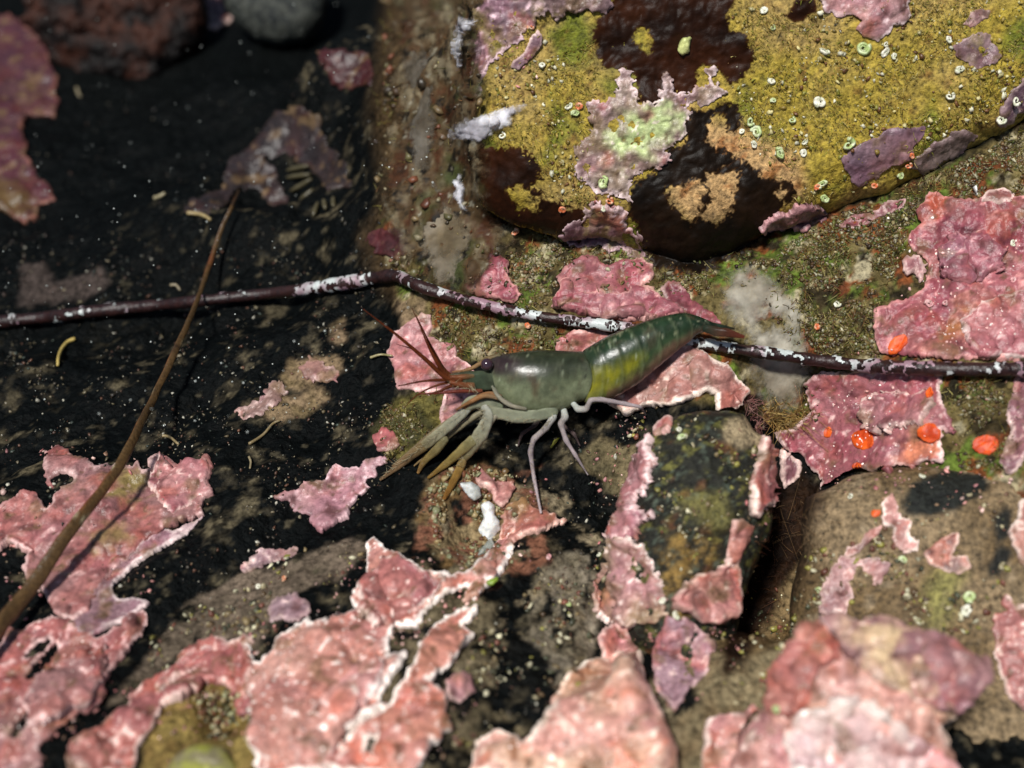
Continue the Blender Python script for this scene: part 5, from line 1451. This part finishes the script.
part('claw_finger', [(446, 438, .28), (436, 450, .24), (424, 462, .2), (418, 473, max(foot(418, 473), .1))], [4, 4.2, 3, 1.2], [(118, 112, 82), (118, 102, 62), (112, 84, 48)])
for pth, rad, cl in (([(506, 408, .1), (486, 410, .16), (464, 424, .18), (440, 444, .16), (414, 466, .12)], [3.2, 3.4, 3, 2.4, .8], [(116, 112, 96), (128, 120, 96), (112, 92, 62)]),
                     ([(502, 404, .05), (478, 406, .1), (450, 420, .12), (424, 440, .12), (392, 466, .1)], [3, 3.2, 2.6, 2.2, .7], [(108, 104, 88), (120, 110, 86), (104, 86, 62)]),
                     ([(512, 410, .3), (498, 414, .36), (490, 424, .38), (482, 440, .34), (476, 452, .28)], [2.4, 2.8, 2.4, 1.8, .6], [(140, 136, 120), (124, 116, 96), (116, 90, 60)]),
                     ([(498, 398, .3), (484, 396, .36), (470, 402, .38), (456, 410, .36)], [2.2, 2.4, 2, .8], [(128, 108, 84), (132, 96, 62), (110, 76, 48)])):
    part('small_limb', pth, rad, cl, n=30)
def bristles(paths, label):
    V, F = [], []
    for pth, m_, ln in paths:
        Pp = spline(sp_path(pth), m_)
        for c_ in Pp:
            d_ = rng.standard_normal(3) * 0.7 + RGT * -0.5 + SN * 0.5
            d_ /= np.linalg.norm(d_)
            e_ = c_ + d_ * ln * rng.uniform(0.6, 1.3) * CMPX
            sd = np.cross(d_, [0.3, 0.2, 0.9])
            sd = sd / np.linalg.norm(sd) * 0.35 * CMPX
            s2 = np.cross(d_, sd)
            k = len(V)
            V += [c_ + sd, c_ - 0.5 * sd + 0.87 * s2, c_ - 0.5 * sd - 0.87 * s2, e_]
            F += [(k, k + 1, k + 3), (k + 1, k + 2, k + 3), (k + 2, k, k + 3)]
    make('bristles', np.array(V) - loc_, [np.array(F)], M_HAIR, alb(150, 140, 112), root, kind='stuff')


bristles([([(484, 410, .46), (482, 432, .46), (464, 458, .3), (446, 496, .16)], 60, 9), ([(466, 410, .32), (430, 441, .34), (384, 476, .16)], 60, 9), ([(478, 392, .2), (452, 382, .2)], 30, 12),
          ([(540, 420, .36), (500, 418, .4)], 26, 7), ([(553, 417, .3), (532, 445, .36), (538, 500, .3)], 30, 6)], '')
# walking legs
LGC = [(176, 182, 172), (138, 130, 126), (150, 138, 140), (170, 156, 156)]
f1 = foot(541, 513)
part('walking_leg', [(556, 408, .15), (553, 417, .22), (546, 428, .28), (534, 439, .30), (530.5, 452, .26), (534, 478, .22), (541, 513, f1)], [3.6, 4.2, 3.8, 3.4, 3.0, 2.4, 1.6], LGC, n=44)
f2 = foot(588, 475)
part('walking_leg', [(563, 406, .12), (565, 417, .2), (561, 424, .24), (566, 440, .22), (576, 456, .2), (588, 475, f2)], [3.6, 4.2, 3.8, 3, 2.4, 0.8], LGC, n=44)
f3 = foot(645, 414)
part('walking_leg', [(572, 402, .18), (578, 409, .24), (586, 409, .28), (591, 400, .30), (602, 399.5, .30), (626, 404, .28), (640, 407, .25), (646, 415, f3)], [3.6, 4, 3.8, 3.2, 3, 2.6, 2, .9], LGC, n=48)
for (x0, y0, pts_) in ((545, 410, [(535, 425), (522, 434), (518, 446)]), (560, 408, [(562, 424), (574, 434), (580, 446)])):
    fx = foot(*pts_[-1])
    part('walking_leg', [(x0, y0, -.12), (pts_[0][0], pts_[0][1], -.16), (pts_[1][0], pts_[1][1], -.14), (pts_[2][0], pts_[2][1], fx)], [3.2, 3, 2.4, 1], [(90, 84, 80), (84, 72, 70), (80, 68, 68)], n=30)
# tail fan
TLC = [(34, 50, 40), (30, 42, 34), (40, 36, 28)]
part('tail_fan', [(712, 327, 0), (722, 327.5, .02), (734, 328.5, .03)], [4.4, 2.8, .8], TLC, flat=0.5)
for a_ in (0.10, -0.08):
    part('tail_fan', [(704, 328, a_), (716, 331.5, a_ * 1.6), (728, 333, a_ * 2), (744, 337, a_ * 2)], [3.5, 4.5, 4.2, 1.5], [(40, 50, 40), (66, 44, 34), (84, 40, 30)], flat=0.35)

# ------------------------------------------------------------------ loose grit, turf and filaments
ICO_V = []
ph = (1 + 5 ** 0.5) / 2
for s1 in (-1, 1):
    for s2 in (-ph, ph):
        ICO_V += [(0, s1, s2), (s1, s2, 0), (s2, 0, s1)]
ICO_V = np.array(ICO_V, float) / math.hypot(1, ph)
ICO_F = []
for a in range(12):
    for b in range(a + 1, 12):
        for c in range(b + 1, 12):
            e = [np.linalg.norm(ICO_V[p] - ICO_V[q_]) for p, q_ in ((a, b), (b, c), (a, c))]
            if max(e) < 1.2:
                nn = np.cross(ICO_V[b] - ICO_V[a], ICO_V[c] - ICO_V[a])
                ICO_F.append((a, b, c) if nn @ (ICO_V[a] + ICO_V[b] + ICO_V[c]) > 0 else (a, c, b))
ICO_F = np.array(ICO_F)


def points_in(polys, n, clump=0.0, cseed=0):
    """n random points of the outlines, gathered where a noise field is high"""
    out = []
    ar = [max(1, (p[:, 0].max() - p[:, 0].min()) * (p[:, 1].max() - p[:, 1].min())) for p in polys]
    tot = sum(ar)
    for p, a in zip(polys, ar):
        m = int(n * a / tot * 1.0) + 1
        lo, hi = p.min(0), p.max(0)
        got = 0
        for _ in range(30):
            q_ = rng.uniform(lo, hi, (m * 3, 2))
            k = sdf(p, q_[:, 0], q_[:, 1]) > -2 * rng.random(len(q_))
            if clump:
                f = fbm(np.concatenate([q_, np.zeros((len(q_), 1))], 1), 0.02, 4, cseed, 0.65)
                k &= sstep(-0.3, 0.45, f - 0.1) * (1 + 0) > rng.random(len(q_)) * clump
            q_ = q_[k][:m - got]
            out.append(q_)
            got += len(q_)
            if got >= m:
                break
    return np.concatenate(out)


def scatter(name, polys, n, size, palette, label, cat, clump=0.6, seed=1, flatten=0.7, stretch=1.5, power=2.5, lift=0.2, mat=None, smooth=False, oncrust=0.06):
    p = points_in(polys, n, clump, seed)
    P, N = cast(p[:, 0], p[:, 1])
    ok = ~np.isnan(P[:, 0]) & ((rng.random(len(P)) < oncrust) | ~ONCRUST)
    P, N = P[ok], N[ok]
    m = len(P)
    t = np.linalg.norm(P - CAM, axis=1)
    r = (size[0] + (size[1] - size[0]) * rng.random(m) ** power) * 0.5 * np.minimum(t, 21) * PXC
    # random orientation frames
    A = rng.standard_normal((m, 3))
    A = A + N * 1.2
    A /= np.linalg.norm(A, axis=1, keepdims=True)
    Bv = np.cross(A, rng.standard_normal((m, 3)))
    Bv /= np.linalg.norm(Bv, axis=1, keepdims=True) + 1e-9
    Cv = np.cross(A, Bv)
    jv = 1 + 0.35 * rng.standard_normal((m, 12))
    L = ICO_V[None] * jv[..., None]
    sx = 1 + (stretch - 1) * rng.random(m)
    V = (P + N * (r * lift)[:, None])[:, None] + r[:, None, None] * (L[..., :1] * A[:, None] * flatten + L[..., 1:2] * Bv[:, None] * sx[:, None, None] + L[..., 2:] * Cv[:, None])
    F = (ICO_F[None] + (np.arange(m) * 12)[:, None, None]).reshape(-1, 3)
    pal = np.array([alb(*c) for c in palette])
    col = pal[rng.integers(0, len(pal), m)] * rng.uniform(0.6, 1.3, (m, 1))
    make(name, V.reshape(-1, 3), [F], mat or M_GRAIN, np.repeat(col, 12, 0), label=label, category=cat, kind='stuff', smooth=smooth)


BLACKS = [T('P', '0,230 200,230 380,250 395,290 470,340 390,430 480,560 340,545 210,600 0,640'), T('P', '500,440 600,400 690,410 620,520 590,570 540,590 500,500'), T('P', '470,640 540,560 600,560 590,690 520,720 450,740'),
          T('P', '0,300 380,300 380,520 0,520')]
scatter('dim_grains', [T('P', '0,60 60,80 200,100 380,60 395,270 380,300 0,300')], 500, (1.0, 4.0), [(40, 37, 30), (70, 66, 54), (30, 34, 32), (56, 40, 30)], 'sparse dim grains in the dark upper left hollow', 'sand', clump=0.8, seed=3, power=3)
scatter('sand_grains', BLACKS, 2200, (0.9, 4.2), [(80, 70, 50), (116, 106, 84), (60, 54, 45), (88, 58, 42), (94, 86, 64), (170, 166, 150), (52, 60, 52), (72, 50, 38), (44, 40, 34)],
        'pale and rusty sand grains sprinkled over the black rock', 'sand', clump=0.8, seed=2, power=3.2)
TURF = [T('P', '470,215 500,225 560,240 650,255 690,268 700,300 640,290 560,300 520,310 470,290'), T('P', '430,310 480,305 560,330 570,345 490,360 450,365'), T('P', '760,300 780,250 840,215 960,165 1024,130 1024,195 920,195 900,260 870,330 880,360 800,355'),
        T('P', '380,410 420,395 455,392 470,410 440,440 385,462'), T('P', '690,260 740,250 780,260 740,290 700,300'), T('P', '945,385 1020,375 1010,470 960,470'), T('P', '770,390 815,385 820,420 775,425')]
scatter('turf_crumbs', TURF, 8000, (1.4, 5.0), [(104, 92, 48), (84, 74, 36), (110, 96, 60), (92, 66, 38), (124, 112, 76), (76, 84, 36), (96, 76, 48), (60, 50, 30), (86, 84, 50), (64, 46, 30), (150, 144, 118)],
        'crumbly olive and brown algae turf with shell bits between the crusts', 'algae turf', clump=0.5, seed=4, power=2.6, flatten=0.5, smooth=True)
scatter('flank_crumbs', [T('P', '385,-5 480,-5 478,210 470,290 420,290 395,270 372,220 385,140')], 900, (2.5, 11), [(112, 94, 64), (80, 60, 40), (104, 62, 42), (134, 124, 96), (90, 84, 54), (60, 50, 36)],
        'fuzzy brown sediment on the murky flank of the boulder', 'sediment', clump=0.5, seed=5, power=2.5)
scatter('hollow_crumbs', [T('P', '425,480 465,465 520,478 535,510 520,560 480,575 440,555'), T('P', '195,690 240,690 262,740 190,740 150,730 165,705')], 900, (2.0, 8), [(140, 122, 84), (110, 86, 52), (164, 150, 116), (96, 60, 40), (80, 76, 50), (130, 130, 96)],
        'sandy crumbs filling the small pits in the crust', 'sediment', clump=0.3, seed=6)
scatter('boulder_crumbs', [T('P', '480,10 600,60 600,200 560,220 490,130'), T('P', '720,10 1024,0 1024,100 860,190 800,215 740,120')], 1500, (1.2, 5.5), [(150, 130, 60), (110, 92, 40), (180, 170, 120), (96, 64, 34), (200, 196, 170), (120, 116, 44)],
        'fine crumbs and specks on the yellow-green boulder', 'sediment', clump=0.5, seed=7, power=3)
scatter('ledge_crumbs', [T('P', '470,650 560,560 640,540 600,640 590,690 500,740 430,760'), T('P', '740,640 800,560 900,500 1000,490 1010,640 880,620 780,680 700,740'), T('P', '150,640 250,570 340,540 370,560 270,640 150,690'), T('P', '630,410 770,420 770,560 730,640 660,640 620,560')], 1800, (1.5, 7),
        [(120, 104, 72), (150, 140, 110), (84, 66, 44), (60, 62, 44), (130, 124, 60), (186, 180, 150), (100, 60, 46)], 'grit and specks on the grey-brown lower rocks', 'sediment', clump=0.6, seed=8, power=3)
scatter('pink_crumbs', [T('P', '0,450 215,450 210,520 130,640 100,720 0,768'), T('P', '90,700 240,640 380,540 500,580 480,700 440,768 90,768'), T('P', '590,400 660,400 640,560 680,650 610,650 590,580'), T('P', '460,470 560,480 530,560 480,580'),
                        T('P', '780,380 1000,300 1024,520 800,490'), T('P', '470,30 520,20 540,80 480,120'), T('P', '580,200 640,200 645,250 590,240'), T('P', '750,440 800,450 770,520 740,560'), T('P', '650,640 730,600 740,680 660,720')], 1500, (1.2, 5.0),
        [(196, 136, 128), (176, 110, 108), (216, 180, 168), (160, 110, 110), (130, 104, 80), (120, 90, 70), (100, 84, 60)], 'loose pink and cream flakes round the coralline crusts', 'crust algae', clump=0.7, seed=9, power=2.5, flatten=0.45)
scatter('crust_nodules', [T('P', '250,660 380,560 480,600 440,700 400,768 250,768'), T('P', '0,640 120,640 100,720 0,768'), T('P', '790,380 940,380 940,470 830,490'), T('P', '880,210 1024,200 1024,350 890,350'), T('P', '470,760 640,680 660,768'), T('P', '710,740 800,720 940,768')], 800, (1.0, 3.4),
        [(240, 214, 204), (226, 180, 172), (214, 160, 150), (246, 232, 224)], 'pale rounded nodules on the pink crusts', 'crust algae', clump=0.7, seed=10, power=2, flatten=0.8, stretch=1.1, lift=0.0, smooth=True, oncrust=1.0)


def hairs(name, polys, n, length, rad, palette, label, cat, flow=(0, 0, 1), spread=0.7, curl=0.5, seed=1, segs=5):
    p = points_in(polys, n, 0.4, seed)
    P, N = cast(p[:, 0], p[:, 1])
    ok = ~np.isnan(P[:, 0]) & ((rng.random(len(P)) < 0.08) | ~ONCRUST)
    P, N = P[ok], N[ok]
    m = len(P)
    D = N * 0.5 + np.array(flow) + spread * rng.standard_normal((m, 3))
    D /= np.linalg.norm(D, axis=1, keepdims=True)
    L = rng.uniform(length[0], length[1], m) * CMPX
    bend = rng.standard_normal((m, 3)) * curl
    k = np.linspace(0, 1, segs)
    pos = P[:, None] + (D[:, None] * k[None, :, None] + bend[:, None] * (k ** 2)[None, :, None]) * L[:, None, None]
    S = np.cross(D, rng.standard_normal((m, 3)))
    S /= np.linalg.norm(S, axis=1, keepdims=True)
    S2 = np.cross(D, S)
    rr = rad * CMPX * (1 - 0.8 * k)
    V = np.stack([pos + S[:, None] * rr[None, :, None], pos + (-0.5 * S + 0.87 * S2)[:, None] * rr[None, :, None], pos + (-0.5 * S - 0.87 * S2)[:, None] * rr[None, :, None]], 2)
    V = V.reshape(-1, 3)
    base_i = (np.arange(m) * segs * 3)[:, None, None]
    a, b = np.meshgrid(np.arange(segs - 1), np.arange(3), indexing='ij')
    q_ = np.stack([a * 3 + b, a * 3 + (b + 1) % 3, (a + 1) * 3 + (b + 1) % 3, (a + 1) * 3 + b], -1).reshape(1, -1, 4) + base_i
    pal = np.array([alb(*c) for c in palette])
    col = pal[rng.integers(0, len(pal), m)] * rng.uniform(0.6, 1.3, (m, 1))
    make(name, V, [q_.reshape(-1, 4)], M_HAIR, np.repeat(col, segs * 3, 0), label=label, category=cat, kind='stuff')


hairs('red_filaments', [T('P', '745,520 775,480 800,490 800,550 780,600 762,630 745,620')], 150, (5, 13), 0.26, [(70, 38, 24), (54, 28, 18), (104, 70, 44), (40, 22, 15)], 'fine red-brown filaments growing in the dark gap between the stones', 'algae', flow=(0.1, -0.2, 0.6), curl=0.5, seed=12)
hairs('golden_tuft', [T('P', '765,400 800,392 818,400 812,425 780,430 762,420')], 700, (6, 20), 0.5, [(168, 140, 78), (140, 108, 60), (190, 164, 104), (120, 84, 48)], 'golden brown hair-like tuft at the lower edge of the grey sponge film', 'algae', flow=(0.4, -0.1, 0.5), curl=0.7, seed=13)
hairs('pale_filaments', [T('P', '770,490 830,495 850,515 800,560 775,560')], 36, (10, 26), 0.28, [(130, 104, 72), (100, 76, 50), (80, 56, 38)], 'long pale hairs arching over the edge of the dark gap', 'algae', flow=(-0.2, 0.0, 0.5), curl=0.9, seed=14, segs=8)
hairs('turf_blades', TURF + [T('P', '380,0 480,0 480,210 460,290 400,280 375,200')], 5200, (3, 8), 0.6, [(108, 98, 42), (86, 84, 36), (100, 70, 40), (150, 140, 84), (74, 62, 30)], 'short olive algae blades in the turf round the crusts', 'algae turf', flow=(0, -0.1, 0.4), spread=0.8, seed=15, segs=4)
hairs('boulder_fuzz', [T('P', '480,20 600,40 600,215 490,140'), T('P', '715,0 1024,0 1024,110 870,180 800,205 740,150 740,100')], 5200, (2, 4.5), 0.6, [(160, 142, 62), (134, 116, 48), (116, 88, 38), (172, 156, 94), (126, 126, 46)], 'fine yellow-brown algal fuzz on the boulder face', 'algae turf', flow=(0.1, -0.3, 0.1), spread=0.9, seed=16, segs=4)
hairs('pink_fringe', [T('P', '742,400 765,402 770,425 752,435 735,425')], 140, (6, 15), 0.35, [(150, 100, 96), (120, 78, 74), (170, 130, 120)], 'fine pink filaments between the ledge and the grey sponge film', 'algae', flow=(0.1, -0.1, 0.6), seed=17)


p_ = points_in([T('P', '0,0 470,0 470,200 400,420 0,460')], 230, 0.4, 61)
Ps_, Ns_ = cast(p_[:, 0], p_[:, 1])
Ps_ = Ps_[~np.isnan(Ps_[:, 0])]
Ps_ = CAM + (Ps_ - CAM) * rng.uniform(0.8, 0.97, (len(Ps_), 1))
rr_ = rng.uniform(0.25, 0.8, len(Ps_)) ** 1.5 * 0.022
Vs_ = Ps_[:, None] + rr_[:, None, None] * ICO_V[None] * rng.uniform(0.7, 1.3, (len(Ps_), 12, 1))
make('water_specks', Vs_.reshape(-1, 3), [(ICO_F[None] + (np.arange(len(Ps_)) * 12)[:, None, None]).reshape(-1, 3)], M_GRAIN, alb(190, 196, 190), label='tiny pale specks drifting in the water over the dark hollow', category='sediment', kind='stuff')
